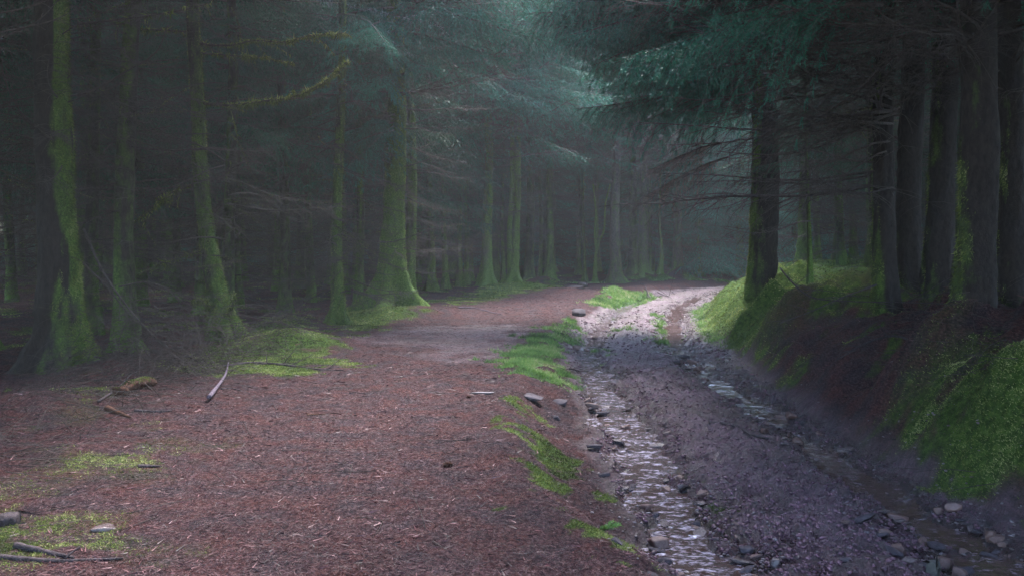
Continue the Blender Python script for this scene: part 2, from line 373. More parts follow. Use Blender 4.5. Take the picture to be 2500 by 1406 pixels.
WL = -.272
def water_strip(name, off, half, y0, y1, m):
    ys = [y0]
    while ys[-1] < y1: ys.append(ys[-1]+.008*max(1, ys[-1]/5)**1.2)
    ys = np.array(ys); nx = 90; u = np.linspace(-half, half, nx)
    Y = np.repeat(ys[:, None], nx, 1); X = ROAD(Y)+off+u[None]
    Z = WL + .010*fbm(X*7, Y*10, 3, 91) + .0045*fbm(X*22, Y*28, 2, 92) + .003*np.sin(Y*9+5*fbm(X*2, Y, 2, 93))
    n = len(ys); i = np.arange(n*nx).reshape(n, nx); T = np.stack([i[:-1,:-1], i[:-1,1:], i[1:,1:], i[1:,:-1]], -1).reshape(-1, 4)
    return link(name, mesh(name, np.stack([X,Y,Z], -1).reshape(-1,3), T, [m]), kind='structure')
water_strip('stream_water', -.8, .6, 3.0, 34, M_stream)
water_strip('rut_water', .82, .75, 3.0, 36, M_puddle)

# ------------------------------------------------------------------ ground cover: needles, moss, grass
def scatter(n, ymin, ymax, xmin=-.62, xmax=.62, p=1.0, r=rng):
    u = r.random(n); q = 1-p
    if p == 1: y = ymin*(ymax/ymin)**u
    else: y = (ymin**q + u*(ymax**q-ymin**q))**(1/q)
    x = r.uniform(xmin, xmax, n)*(y+.3)
    return x, y
def cover(name, kind, n, ymin, ymax, sel, L, Wd, upf, m, label, cat, p=1.5, xr=(-.62,.62), lift=.0):
    x, y = scatter(n, ymin, ymax, xr[0], xr[1], p=p)
    ms = masks(x, y); k = ms[sel] > rng.random(n)*.9 + .08
    x, y = x[k], y[k]; z = height(x, y)
    ok = z > WL + .01; x, y, z = x[ok], y[ok], z[ok]; n = len(x)
    a = rng.uniform(0, 2*np.pi, n)
    up = rng.uniform(*upf, n)
    D = np.stack([np.cos(a), np.sin(a), up], -1)
    s = np.clip(y/7, .8, 4.5)
    V, T, A = blades(np.stack([x, y, z+lift], -1), D, rng.uniform(*L, n)*np.minimum(s**.55, 2.2), Wd*s, rng,
                     np.clip(rng.random(n)*(.95 if sel == 3 else .6) + (.25 if sel == 3 else .9)*fbm(x*2.6, y*2.6, 4, 77) + (0 if sel == 3 else .2), 0, 1))
    me = mesh(name, V, T, [m], None, {'rnd': A}, smooth=False)
    link(name, me, kind='stuff', label=label, cat=cat); print(name, n)
cover('needle_litter', 0, 520000, 3.6, 34, 3, (.012,.042), .0022, (-.05,.35), M_litter, 'rust brown fallen spruce needles covering the trodden path', 'needle litter', 1.7, lift=.003)
cover('bark_flakes', 0, 5000, 3.8, 14, 3, (.03,.09), .009, (-.1,.3), M_litter, 'broken bark flakes and twig bits among the fallen needles', 'bark flakes', 1.6, lift=.006)
cover('moss_carpet', 0, 1300000, 3.6, 42, 0, (.010,.028), .0065, (.0,1.3), M_moss, 'bright green moss carpeting the banks and tree feet', 'moss', 1.5)
cover('short_grass', 0, 700000, 8, 44, 1, (.02,.06), .006, (.3,1.8), M_grass, 'short vivid green grass tufts beside the stream', 'grass', 1.4, xr=(-.06,.34))

# ------------------------------------------------------------------ branch templates
def sprig(r, nb=16, m=1, wd=.06):                     # unit twig along +x dressed with needles
    g = Geo(); t = np.linspace(.02, .97, nb); a = r.uniform(0, 2*np.pi, nb)
    pos = np.stack([t, 0*t, 0*t], -1)
    D = np.stack([.75+0*t, .8*np.cos(a), .65*np.sin(a)+.1], -1)
    V, T, A = blades(pos, D, .30*(1-.35*t)+0*t, wd, r, .35+.55*t*r.random(nb)+.1*r.random(nb)); g.add(V, T, m, A)
    V = np.array([[0,-.02,0],[0,.02,0],[1,0,0]]); g.add(V, [[0,1,2]], 0, .5)
    return g.get()
SPRF = [sprig(np.random.default_rng(i)) for i in range(4)]
SPRC = [sprig(np.random.default_rng(i), 7, 1, .13) for i in range(4)]
def live_branch(seed, L=2.4, hang=.5, droop=.28, dens=1.0, m=1, SPR=None):
    r = np.random.default_rng(seed); g = Geo(); SPR = SPR or SPRF; coarse = SPR is SPRC
    t = np.linspace(0, 1, 9); ph = r.uniform(0, 6)
    ax = np.stack([L*t*.97, L*.05*np.sin(3*t+ph), L*(.10*t - droop*t*t + .10*t**4)], -1)
    V, T = tube(ax, np.linspace(.022, .004, 9), 4); g.add(V, T, 0, .5)
    pos, D, S = [], [], []
    ns = int(30*dens)
    for i in range(ns):
        u = .12 + .86*(i/ns)**.9; side = 1 if i % 2 else -1
        p = np.array([np.interp(u, t, ax[:, k]) for k in range(3)])
        l = L*(.36*(1-u)**.75 + .07)*r.uniform(.75, 1.15)
        h = hang*r.uniform(.5, 1.5)
        d0 = np.array([.75, side*r.uniform(.55, 1.0), -.15*h]); d0 /= np.linalg.norm(d0)
        q = max(3, int(l/.085)); s = (np.arange(q)+.6)/q
        pts = p + d0*l*s[:, None]*np.array([1,1,1]) ; pts[:, 2] -= h*l*.75*s**1.7
        g.add(*tube(np.vstack([p, pts]), np.linspace(.006, .002, q+1), 3), 0, .5)
        dd = np.gradient(np.vstack([p, pts]), axis=0)[1:]; dd /= np.linalg.norm(dd, axis=1, keepdims=True)
        for sd in ((-1, 1) if coarse else (-1, 1, 0)):
            e = dd.copy(); sv = np.stack([-dd[:, 1], dd[:, 0], 0*dd[:, 0]], -1)
            if sd: e = dd*.8 + sv*sd*r.uniform(.5, .9) + np.array([0,0,-.35*h])
            sc_ = (.18 if coarse else .15 if sd else .13)*r.uniform(.7, 1.25, q)*(1-.3*s)
            pos.append(pts - dd*.04); D.append(e); S.append(sc_)
    # leader
    u = np.linspace(.55, 1, 8); pp = np.stack([np.interp(u, t, ax[:, k]) for k in range(3)], -1)
    pos.append(pp); D.append(np.tile([1, 0, -.15], (8, 1))); S.append(np.full(8, .15))
    pos, D, S = np.concatenate(pos), np.concatenate(D), np.concatenate(S)
    az = np.arctan2(D[:, 1], D[:, 0]); pt = np.arctan2(D[:, 2], np.hypot(D[:, 0], D[:, 1]))
    RM = rotm(az, pt, r.uniform(0, 6, len(az)), S); pick = r.integers(0, len(SPR), len(az))
    rn = r.random(len(az))
    for k in range(len(SPR)):
        q = pick == k
        V, T, M, A, B = place(SPR[k], RM[q], pos[q], rn[q]); g.add(V, T, np.where(M == 1, m, M), A, B)
    return g.get()
def twig_curve(r, p, d, l, n=4, sag=.25):
    d = d/np.linalg.norm(d); s = np.linspace(0, 1, n)
    w_ = r.normal(0, .12, 3)
    c = p + d*l*s[:, None] + np.outer(s**2, w_*l); c[:, 2] -= sag*l*s**2; return c
def dead_branch(seed, L=2.4, mossy=0.0, up=.0, fine=1.0, r0=.016):
    r = np.random.default_rng(seed+500); g = Geo()
    t = np.linspace(0, 1, 8); ph = r.uniform(0, 6)
    ax = np.stack([L*t, L*.06*np.sin(4*t+ph), L*(up*t - .22*t*t + .22*t**3 + .02*np.sin(7*t+ph))], -1)
    V, T = tube(ax, np.linspace(r0, .003, 8), 4); g.add(V, T, 0, .5)
    ns = int(18*fine)
    for i in range(ns):
        u = .15 + .83*i/ns + r.uniform(-.02, .02); side = 1 if i % 2 else -1
        p = np.array([np.interp(u, t, ax[:, k]) for k in range(3)])
        l = L*(.34*(1-u)+.10)*r.uniform(.5, 1.2)
        c = twig_curve(r, p, np.array([.7, side*r.uniform(.4, 1), r.uniform(-.35, .3)]), l, 5, r.uniform(0, .5))
        g.add(*tube(c, np.linspace(.0050, .0018, 5), 3), 0, .5)
        for j in range(r.integers(2, 5)):
            k = r.integers(1, 4); c2 = twig_curve(r, c[k], np.array([.6, r.uniform(-1, 1), r.uniform(-.7, .3)]), l*r.uniform(.25, .5), 3, .3)
            g.add(*tube(c2, np.linspace(.0030, .0012, 3), 3), 0, .5)
    if mossy > 0:
        n = int(900*mossy); u = r.random(n)**1.3; p = np.stack([np.interp(u, t, ax[:, k]) for k in range(3)], -1)
        D = np.stack([r.normal(0, .5, n), r.normal(0, .5, n), -np.abs(r.normal(0, 1, n))+.45], -1)
        clump = np.clip(vnoise(u*14, u*0+seed, 5)+.6, .1, 1)
        V, T, A = blades(p, D, r.uniform(.02, .10, n)*clump*(1.1-u*.6), .012, r); g.add(V, T, 2, A)
    return g.get()
LIVE = [live_branch(i, hang=[.5,.9,.7,1.2][i]) for i in range(4)]
LIVEC = [live_branch(i+40, hang=[.5,.9,.7,1.2][i], dens=.72, SPR=SPRC) for i in range(4)]
BROWN = [live_branch(9, hang=.8, m=3)]
DEAD = [dead_branch(i, up=[0,.08,-.1,.15][i]) for i in range(4)]
DEADM = [dead_branch(20+i, mossy=.5, up=[.05,-.1][i]) for i in range(2)]
print('live tris', len(LIVE[0][1]), len(LIVEC[0][1]), 'dead', len(DEAD[0][1]))
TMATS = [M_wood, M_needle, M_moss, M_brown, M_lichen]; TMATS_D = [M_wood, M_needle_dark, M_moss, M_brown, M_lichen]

def add_branches(g, tpls, r, z, az, pitch, scale, ox=0, oy=0, pick=None):
    z = np.atleast_1d(z); n = len(z)
    off = np.stack([np.broadcast_to(ox, n), np.broadcast_to(oy, n), z], -1).astype(float)
    RM = rotm(az, pitch, r.uniform(-.35, .35, n), scale); k = r.integers(0, len(tpls), n); rn = r.random(n)
    for i in range(len(tpls)):
        q = k == i
        if q.any(): V, T, M, A, B = place(tpls[i], RM[q], off[q]); g.add(V, T, M, A*.7+.3*np.repeat(rn[q], len(tpls[i][0])), B)
def crown(seed, Ht=17, h0=5.5, nl=70, nd=46, Lm=1.25, mossd=.3, dlow=.8):
    r = np.random.default_rng(seed+900); g = Geo()
    u = np.sort(r.random(nl)); z = h0 + (Ht-h0)*u**1.05
    s = Lm*np.clip((Ht-z)/(Ht-h0), .05, 1)**.7*r.uniform(.75, 1.15, nl)
    add_branches(g, LIVEC, r, z, r.uniform(0, 6.283, nl), r.uniform(-.25, .1, nl)+.5*u**2, s)
    zd = r.uniform(dlow, h0+1.5, nd)
    add_branches(g, DEAD, r, zd, r.uniform(0, 6.283, nd), r.uniform(-.35, .25, nd), r.uniform(.45, 1.0, nd))
    nm = int(nd*mossd)
    if nm: add_branches(g, DEADM, r, r.uniform(dlow, h0, nm), r.uniform(0, 6.283, nm), r.uniform(-.35, .2, nm), r.uniform(.4, .8, nm))
    return g
def trunk_geo(Ht, r0, lean=(0,0), flare=.5, lobes=5, seg=18, moss=.5, seed=0, path=None, bumps=1.0, fh=.3, edge=None):
    r = np.random.default_rng(seed+3)
    zz = np.concatenate([np.linspace(-.35, 2.2, 32), np.linspace(2.35, 7, 26), np.linspace(7.5, Ht, 14)])
    if path is not None:
        path = np.array(path, float); cx = np.interp(zz, path[:, 2], path[:, 0]); cyy = np.interp(zz, path[:, 2], path[:, 1])
        k = np.array([.25,.5,.25])
        for _ in range(3): cx[1:-1] = np.convolve(cx, k, 'valid'); cyy[1:-1] = np.convolve(cyy, k, 'valid')
    else:
        cx = lean[0]*zz + .05*np.sin(zz*.8+seed); cyy = lean[1]*zz + .04*np.cos(zz*.7+seed)
    th = np.linspace(0, 2*np.pi, seg, endpoint=False)
    rad = r0*np.clip(1-.75*(np.maximum(zz, 0)/Ht), .06, 1)
    ph = r.uniform(0, 6)
    lob = 1 + .75*np.cos(lobes*th+ph) + .3*np.cos((lobes-2)*th+2*ph)
    fl = flare*r0*np.exp(-np.maximum(zz, -.1)/fh)
    fl2 = .2*flare*r0*np.exp(-np.maximum(zz, 0)/(fh*3))
    RR = rad[:, None] + fl[:, None]*np.maximum(lob, .1)[None]*1.1*(1+.55*fbm(th[None]*2.5+seed, zz[:, None]*3, 3, seed+15)) + fl2[:, None]
    RR = RR*(1+bumps*.17*vnoise(th[None]*2.2+seed*3, zz[:, None]*2.2, seed)+bumps*.17*fbm(th[None]*5+seed, zz[:, None]*7, 2, seed+5))
    X = cx[:, None]+RR*np.cos(th); Yy = cyy[:, None]+RR*np.sin(th); Z = np.repeat(zz[:, None], seg, 1)
    n = len(zz); idx = np.arange(n*seg).reshape(n, seg); a = idx[:-1]; b_ = np.roll(a, -1, 1); c = idx[1:]; d = np.roll(c, -1, 1)
    T = np.concatenate([np.stack([a, b_, d], -1).reshape(-1, 3), np.stack([a, d, c], -1).reshape(-1, 3)])
    facing = np.clip(.5+.5*np.cos(th+.35), 0, 1)[None]
    ms = moss*(.55+.5*facing)*(1+1.1*np.exp(-np.maximum(Z, 0)/.7)) + .5*fbm(th[None]*1.2+seed, Z*.9, 3, seed+8)
    if edge is not None:
        fc = np.clip(np.cos(th-edge)+.15, 0, 1)**1.4
        ms = moss*fc[None]*(1.35+2.6*fbm(th[None]*2+seed, Z*1.4, 3, seed+9)) - .12 + .35*np.exp(-np.maximum(Z, 0)/.35)
    V = np.stack([X, Yy, Z], -1).reshape(-1, 3)
    return V, T, np.clip(ms, 0, 1).ravel(), (X, Yy, Z)
def moss_fuzz(V, T, ms, n, r, L=(.02,.06), zmax=7, w_=.010):
    A = V[T[:, 0]]; B = V[T[:, 1]]; Cc = V[T[:, 2]]; nr = np.cross(B-A, Cc-A); ar = np.linalg.norm(nr, axis=1)
    m = ms[T[:, 0]]; ok = (A[:, 2] < zmax) & (A[:, 2] > -.1)
    p = ar*ok*np.clip(m-.25, 0, 1)**1.3; 
    if p.sum() <= 0: return None
    f = r.choice(len(T), n, p=p/p.sum()); u = r.random((n, 2)); u = np.where(u.sum(1, keepdims=True) > 1, 1-u, u)
    pos = A[f]+(B[f]-A[f])*u[:, :1]+(Cc[f]-A[f])*u[:, 1:]; nn = nr[f]/np.maximum(ar[f][:, None], 1e-9)
    D = nn + np.stack([r.normal(0, .4, n), r.normal(0, .4, n), r.normal(-.7, .5, n)], -1)
    Vv, Tt, Aa = blades(pos-nn*.005, D, r.uniform(*L, n), w_, r, np.clip(r.random(n)*.55+.15+.9*fbm(pos[:, 0]*6+pos[:, 1]*6, pos[:, 2]*4, 3, 7), 0, 1))
    return Vv, Tt, Aa
def T_empty(name, x, y, z, rz=0, **k):
    o = link(name, None, loc=(x, y, z), rot=(0, 0, rz), **k); return o

# ------------------------------------------------------------------ named trees that the photo shows
HEROES = []
def hero(name, p_x, Yd, wpx, label, path=None, crown_kw=None, lean=(0,0), flare=.5, lobes=5, moss=.6, fuzz=0, seed=1, branches=(), bark=M_bark, Ht=17, seg=30, cat='tree', stems=(), group=None, extra=None, fz=7, fh=.3, edge=None):
    x = (p_x-1250)/F*Yd; z = H(x, Yd); r = np.random.default_rng(seed)
    e = T_empty(name, x, Yd, z, label=label, cat=cat, group=group); HEROES.append((x, Yd, wpx/2/F*Yd))
    r0 = wpx/2/F*Yd
    lp = None
    if path is not None:                      # path given as photo points at the tree's distance
        lp = []
        for a in path:
            q = W(a[0], a[1], Yd+(a[2] if len(a) > 2 else 0)); lp.append((q[0]-x, q[1]-Yd, q[2]-z))
        lp = sorted(lp, key=lambda q: q[2]); lp = [(lp[0][0], lp[0][1], -1)] + lp + [(lp[-1][0], lp[-1][1], 30)]
    V, T, ms, _ = trunk_geo(Ht, r0, lean, flare, lobes, seg, moss, seed, lp, 1.0, fh, edge)
    link('trunk', mesh('trunk', V, T, [bark], None, {'moss': ms}), e)
    if fuzz:
        q = moss_fuzz(V, T, ms, fuzz, r, zmax=fz)
        if q: link('trunk_moss', mesh('trunk_moss', q[0], q[1], [M_moss], None, {'rnd': q[2]}, False), e)
    for (pts, rs, n) in stems:
        c = bez([np.array(W(a, b_, Yd+d_))-np.array([x, Yd, z]) for a, b_, d_ in pts], n)
        Vs, Ts = tube(c, np.linspace(rs[0], rs[1], n), 12, .12, seed); g = Geo(); g.add(Vs, Ts, 0, .5, .7)
        link('stem', mesh('stem', Vs, Ts, [bark], None, {'moss': np.full(len(Vs), moss)}), e)
    g = Geo()
    if crown_kw is not None: g = crown(seed, Ht, **crown_kw)
    if extra: extra(g, r, lambda a, b_, Yb: np.array(W(a, b_, Yb))-np.array([x, Yd, z]))
    if g.n:
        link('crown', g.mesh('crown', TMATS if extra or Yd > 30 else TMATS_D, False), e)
    for bi, (pts, rad, mossn, kind) in enumerate(branches):
        n = 16; c = bez([np.array(W(a, b_, Yd+d_))-np.array([x, Yd, z]) for a, b_, d_ in pts], n)
        q = bare_branch(c, rad, mossn, np.random.default_rng(seed*50+bi), kind)
        link('branch', q.mesh('branch', TMATS, False), e)
    return e
def bare_branch(c, rad, mossn, r, kind='moss', twigs=14):
    g = Geo(); n = len(c)
    V, T = tube(c, np.linspace(rad, rad*.22, n), 6, .15, 3); g.add(V, T, 0, .5)
    L = np.linalg.norm(np.diff(c, axis=0), axis=1).sum(); D = np.gradient(c, axis=0); D /= np.linalg.norm(D, axis=1, keepdims=True)
    for i in range(twigs):
        k = r.integers(2, n-1); d = D[k]*.7 + r.normal(0, .6, 3)*np.array([1,1,.7]); l = L*r.uniform(.06, .22)
        q = twig_curve(r, c[k], d, l, 4, .3); g.add(*tube(q, np.linspace(rad*.25, .0015, 4), 3), 0, .5)
        if mossn and r.random() < .5:
            m = int(mossn*.03)+4; u = r.random(m)*3; i0 = np.minimum(u.astype(int), 2); pp = q[i0]+(q[i0+1]-q[i0])*(u-i0)[:, None]
            Dm = np.stack([r.normal(0,.3,m), r.normal(0,.3,m), -np.abs(r.normal(.8,.5,m))], -1)
            Vv, Tt, Aa = blades(pp, Dm, r.uniform(.02,.09,m), .012, r); g.add(Vv, Tt, 4 if kind == 'lichen' else 2, Aa)
    if mossn:
        u = r.random(mossn)*(n-1.01); i0 = u.astype(int); pp = c[i0]+(c[i0+1]-c[i0])*(u-i0)[:, None]
        cl = np.clip(vnoise(u*1.3, u*0+rad*100, 9)*1.6+.6, .12, 1.3)*(1.15-u/n*.75)
        Dm = np.stack([r.normal(0,.45,mossn), r.normal(0,.45,mossn), r.normal(-.55,.75,mossn)], -1)
        Vv, Tt, Aa = blades(pp+r.normal(0, rad*.4, (mossn,3)), Dm, r.uniform(.05,.19,mossn)*cl, .018, r, np.clip(r.random(mossn)*.6+.4*(Dm[:,2] > 0), 0, 1))
        g.add(Vv, Tt, 4 if kind == 'lichen' else 2, Aa)
    return g

def sprays(lst, tpls=LIVE):                    # live branches at photo points: (px,py,Y, azimuth deg, pitch deg, scale)
    def f(g, r, w3):
        for (a, b_, Yb, az, pt, s) in lst:
            o = w3(a, b_, Yb); add_branches(g, tpls, r, [o[2]], R(az), R(pt), s, o[0], o[1])
    return f
def fan(tpls, n, zr, azr, pr, sr):             # n branches from the trunk within ranges
    def f(g, r, w3):
        add_branches(g, tpls, r, r.uniform(*zr, n), np.radians(r.uniform(*azr, n)), np.radians(r.uniform(*pr, n)), r.uniform(*sr, n))
    return f
def both(*fs):
    def f(g, r, w3):
        for q in fs: q(g, r, w3)
    return f

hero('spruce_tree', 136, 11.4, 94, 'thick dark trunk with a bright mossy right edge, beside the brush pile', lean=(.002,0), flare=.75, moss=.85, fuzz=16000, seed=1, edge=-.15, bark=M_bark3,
     crown_kw=dict(h0=7.2, nl=110, nd=24, Lm=2.0, mossd=.3, dlow=2.2), Ht=18, seg=40,
     extra=fan(DEAD, 12, (2.6,5), (-70,60), (-15,20), (.5,.9)),
     branches=[([(190,235,0),(250,210,0),(300,180,0),(380,130,0),(410,60,0)], .02, 0, 'bare'),
               ([(190,60,0),(320,45,-.1),(420,30,-.2),(520,8,-.3)], .02, 100, 'moss'),
               ([(-60,112,-5),(40,78,-5),(100,45,-5),(150,-8,-5)], .007, 0, 'bare'), ([(-60,90,-5),(60,68,-5),(130,50,-5),(190,22,-5)], .006, 0, 'bare'), ([(-60,40,-5),(30,28,-5),(90,12,-5),(140,-10,-5)], .006, 0, 'bare')])
hero('spruce_tree', 553, 14.7, 40, 'slim mossy trunk leaning left with moss hanging from its upper boughs', path=[(470,60),(482,250),(490,430),(503,560),(522,680),(545,770),(556,845)], flare=1.2, lobes=4,
     moss=.6, fuzz=14000, seed=2, crown_kw=dict(h0=7.6, nl=90, nd=26, Lm=1.7, mossd=.8, dlow=1.0), Ht=15,
     branches=[([(487,252,0),(560,258,-.1),(650,247,-.2),(720,236,-.3),(790,202,-.4),(850,150,-.5)], .030, 2600, 'moss'),
               ([(480,108,0),(560,112,-.1),(620,100,-.1),(690,104,-.2),(760,88,-.3),(850,84,-.4)], .026, 1700, 'moss'),
               ([(482,130,0),(570,137,-.1),(640,142,-.2),(720,158,-.3)], .016, 800, 'moss'),
               ([(500,448,0),(430,465,-.1),(380,505,-.2),(280,575,-.3)], .018, 900, 'moss'),
               ([(505,610,0),(430,630,-.3),(370,655,-.4),(270,705,-.5)], .013, 500, 'moss'),
               ([(520,760,0),(500,735,-.3),(470,735,-.4)], .03, 900, 'moss'),
               ([(550,775,0),(567,745,-.3),(570,718,-.3)], .03, 800, 'moss'),
               ([(475,80,0),(400,75,0),(330,70,.2),(270,50,.2)], .018, 500, 'moss')])
hero('spruce_tree', 827, 18.6, 27, 'thin ragged mossy stem just left of the great flared trunk', lean=(.004,0), flare=.9, moss=.7, fuzz=9000, seed=3,
     crown_kw=dict(h0=3.9, nl=46, nd=44, Lm=.9, mossd=.6, dlow=.6), Ht=14)
hero('spruce_tree', 962, 21.2, 52, 'great moss covered trunk with widely flared roots beside the path', lean=(.004,0), flare=1.7, fh=.5, lobes=6, moss=1.0, fuzz=26000, seed=4,
     crown_kw=dict(h0=6.6, nl=60, nd=40, Lm=1.3, mossd=.5, dlow=1.5), Ht=18, seg=44,
     extra=both(sprays([(985,130,20.5,-40,-5,1.15),(960,80,20.3,-25,-12,1.3),(985,20,20,-20,-12,1.5),(950,150,20.3,-60,-8,1.0),(940,190,20,-80,-10,1.0),(960,300,20.3,200,-12,1.0),
                 (960,320,20.3,215,-18,.9),(950,360,20.3,190,-22,.9),(900,240,20,210,-20,1.1),(960,20,20,230,-15,1.4),(940,60,19.7,-100,-15,1.2),(840,130,20,-60,-25,1.1),(860,40,19,-60,-20,1.2)]),
                fan(LIVE, 14, (4.2,9), (150,300), (-30,5), (.7,1.2)), fan(DEAD, 26, (4.6,10), (-60,50), (-5,25), (1.0,1.8)), fan(LIVE, 14, (7,12), (-60,40), (-15,5), (1.3,2.1))),
     branches=[([(700,-20,-2),(820,8,-2),(930,32,-2),(1010,48,-2),(1085,68,-2)], .012, 700, 'lichen'),
               ([(760,85,-2),(880,88,-2),(960,105,-2),(1010,140,-2)], .010, 450, 'lichen')])
hero('spruce_tree', 1003, 24.5, 26, 'slimmer trunk tucked close behind the great flared trunk', lean=(-.004,0), flare=.9, moss=.7, fuzz=5000, seed=5, crown_kw=dict(h0=6.5, nl=50, nd=36, Lm=1.1, mossd=.3), Ht=17, group='trunks along the wood edge')
ROW = [(1050,30,18,.6,0,'second trunk behind the great flared one, curved at its foot'),(1086,32,13,.6,0,'thin pale edged stem between two slender trunks of the dark wood edge'),
       (1124,33,12,.6,.004,'thinnest mossy stem of the dark wood edge with a root toe'),(1192,32,25,.7,-.006,'straight pale mossy trunk on a moss mound at the wood edge'),
       (1293,38,22,.4,0,'dull brown trunk standing behind the twin stemmed tree'),(1318,39,9,.5,0,'thin pole in shadow between the brown trunk and a leaning one'),
       (1338,38,19,.55,.025,'mossy trunk leaning right beside a round moss mound'),(1425,40,8,.5,0,'slim wavy pole left of the forked sapling'),
       (1504,38.5,26,.3,-.003,'straight reddish brown trunk standing alone at the path bend'),
       (1548,41,22,.4,-.02,'trunk bowed left, touching a neighbour at its foot'),(1571,41,26,.4,-.002,'trunk with spreading root toes beside the bowed trunk'),
       (1655,43,23,.35,-.02,'brown trunk tapering from a broad foot past the bend'),(1700,46,14,.4,0,'grey trunk dim in the mist beyond the bend'),
       (1745,47,12,.4,.003,'narrow grey trunk dim in the mist under pale boughs'),(1228,37,9,.5,.0,'faint thin pole between the two mossy mound trunks'),(1150,38,14,.4,0,'black trunk in deep shade left of the pale mossy trunk')]
for i, (p_, Y_, w_, m_, ln, lb) in enumerate(ROW):
    hero('spruce_tree', p_, Y_, w_, lb, lean=(ln, 0), flare=.9 if w_ > 15 else .8, moss=m_, fuzz=2500 if Y_ < 34 else 900, seed=20+i, group='trunks along the wood edge',
         crown_kw=dict(h0=5.2+1.5*(i % 3), nl=76, nd=40, Lm=[1.5,1.2,1.4][i % 3], mossd=.5, dlow=1.2), Ht=16+i % 4, seg=20, extra=both(fan(DEAD, 26, (4.5,11), (-80,60), (-5,30), (1.0,1.9)), fan(LIVE, 14 if i < 6 else 1, (7,12), (-70,45), (-20,2), (1.4,2.1))) if i < 9 else None, bark=M_bark2 if w_ > 22 or m_ < .4 else M_bark)
hero('spruce_tree', 1256, 33, 20, 'twin stemmed mossy tree sharing one wide flared foot', path=[(1262,60),(1263,450),(1258,600),(1252,690)], flare=1.1, moss=.8, fuzz=3500, seed=40,
     crown_kw=dict(h0=7, nl=46, nd=24, Lm=1.05, mossd=.4, dlow=2.2), Ht=17, stems=[([(1250,700,0),(1246,640,0),(1245,560,0),(1250,450,0),(1252,200,0)], (.15,.07), 20)])
hero('sapling', 1453, 39, 9, 'forked mossy sapling with two thin wavy arms', path=[(1458,560),(1453,640),(1452,700)], flare=.6, moss=.9, seed=41, Ht=2.6, cat='sapling',
     stems=[([(1455,620,0),(1462,590,0),(1475,560,0),(1478,500,0),(1490,450,0)], (.06,.03), 14), ([(1456,615,0),(1452,570,0),(1455,520,0),(1448,450,0)], (.06,.03), 14)])
hero('sapling', 1606, 41, 10, 'crooked bare sapling bent twice beside the tapering brown trunk', path=[(1612,440),(1609,560),(1613,585),(1616,630),(1605,700)], flare=.6, moss=.7, seed=42, Ht=5, cat='sapling', crown_kw=dict(h0=4.5, nl=3, nd=10, Lm=.4, mossd=.3))
# right bank
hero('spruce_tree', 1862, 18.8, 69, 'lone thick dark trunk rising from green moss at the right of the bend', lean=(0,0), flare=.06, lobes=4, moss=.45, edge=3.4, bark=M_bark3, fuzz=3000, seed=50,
     crown_kw=dict(h0=6.5, nl=60, nd=20, Lm=1.1, mossd=.1, dlow=2.4), Ht=18, seg=36,
     extra=both(fan(LIVE, 40, (4.0,6.2), (120,250), (-16,6), (.9,1.75)), fan(LIVE, 85, (5.6,10.5), (125,250), (-22,4), (1.5,2.2)),
                sprays([(1780,380,18.5,185,-22,.9),(1760,350,18,200,-15,.8)], BROWN)))
RIGHT = [(2163,12.2,54,.15,'leftmost of the three dark trunks, its bare boughs reaching over the moss'),(2226,13.4,62,.05,'middle dark trunk with a thin green edge on the right bank'),
         (2298,12.6,66,.12,'dark trunk with ragged peeling moss on its lit edge'),(2378,8.6,92,.12,'wide dark trunk on the bank above two mossy stones'),(2462,10.5,70,.1,'black trunk hidden in shade at the far right')]
for i, (p_, Y_, w_, m_, lb) in enumerate(RIGHT):
    ex = None
    if i == 0: ex = both(fan(DEAD, 44, (1.5,5.2), (140,235), (-14,18), (.8,1.75)), fan(LIVE, 8, (4.9,7), (150,230), (-10,5), (1.0,1.6)))
    if i == 1: ex = fan(DEAD, 30, (2,5.5), (110,250), (-12,18), (.8,1.6))
    if i == 3: ex = both(fan(DEAD, 22, (2.4,4.5), (150,260), (-8,25), (.7,1.3)), sprays([(2150,20,8.6,178,-6,1.1),(2100,40,9,170,-4,.9),(2120,20,9.5,190,-2,.8)]))
    if i == 4: ex = fan(DEAD, 22, (2.4,4.5), (140,300), (-8,25), (.7,1.3))
    ex = both(*( [ex] if ex else []), fan(DEAD, 16, (2.6,5.5), (110,300), (-10,20), (.7,1.4)), *([fan(LIVE, 14, (4.3,6.5), (130,290), (-16,2), (1.0,1.6))] if i else []))
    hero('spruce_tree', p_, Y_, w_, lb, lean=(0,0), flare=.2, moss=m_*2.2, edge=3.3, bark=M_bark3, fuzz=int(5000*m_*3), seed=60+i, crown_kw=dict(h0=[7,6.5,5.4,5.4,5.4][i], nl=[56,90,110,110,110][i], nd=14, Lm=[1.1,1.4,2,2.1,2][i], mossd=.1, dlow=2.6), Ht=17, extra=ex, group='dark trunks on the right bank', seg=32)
hero('sapling', 1972, 17.5, 11, 'young spruce with a mossy thin stem behind the moss mound', flare=.6, moss=.6, seed=71, Ht=6, cat='sapling', crown_kw=dict(h0=2.2, nl=34, nd=16, Lm=.55, mossd=.1, dlow=.8))

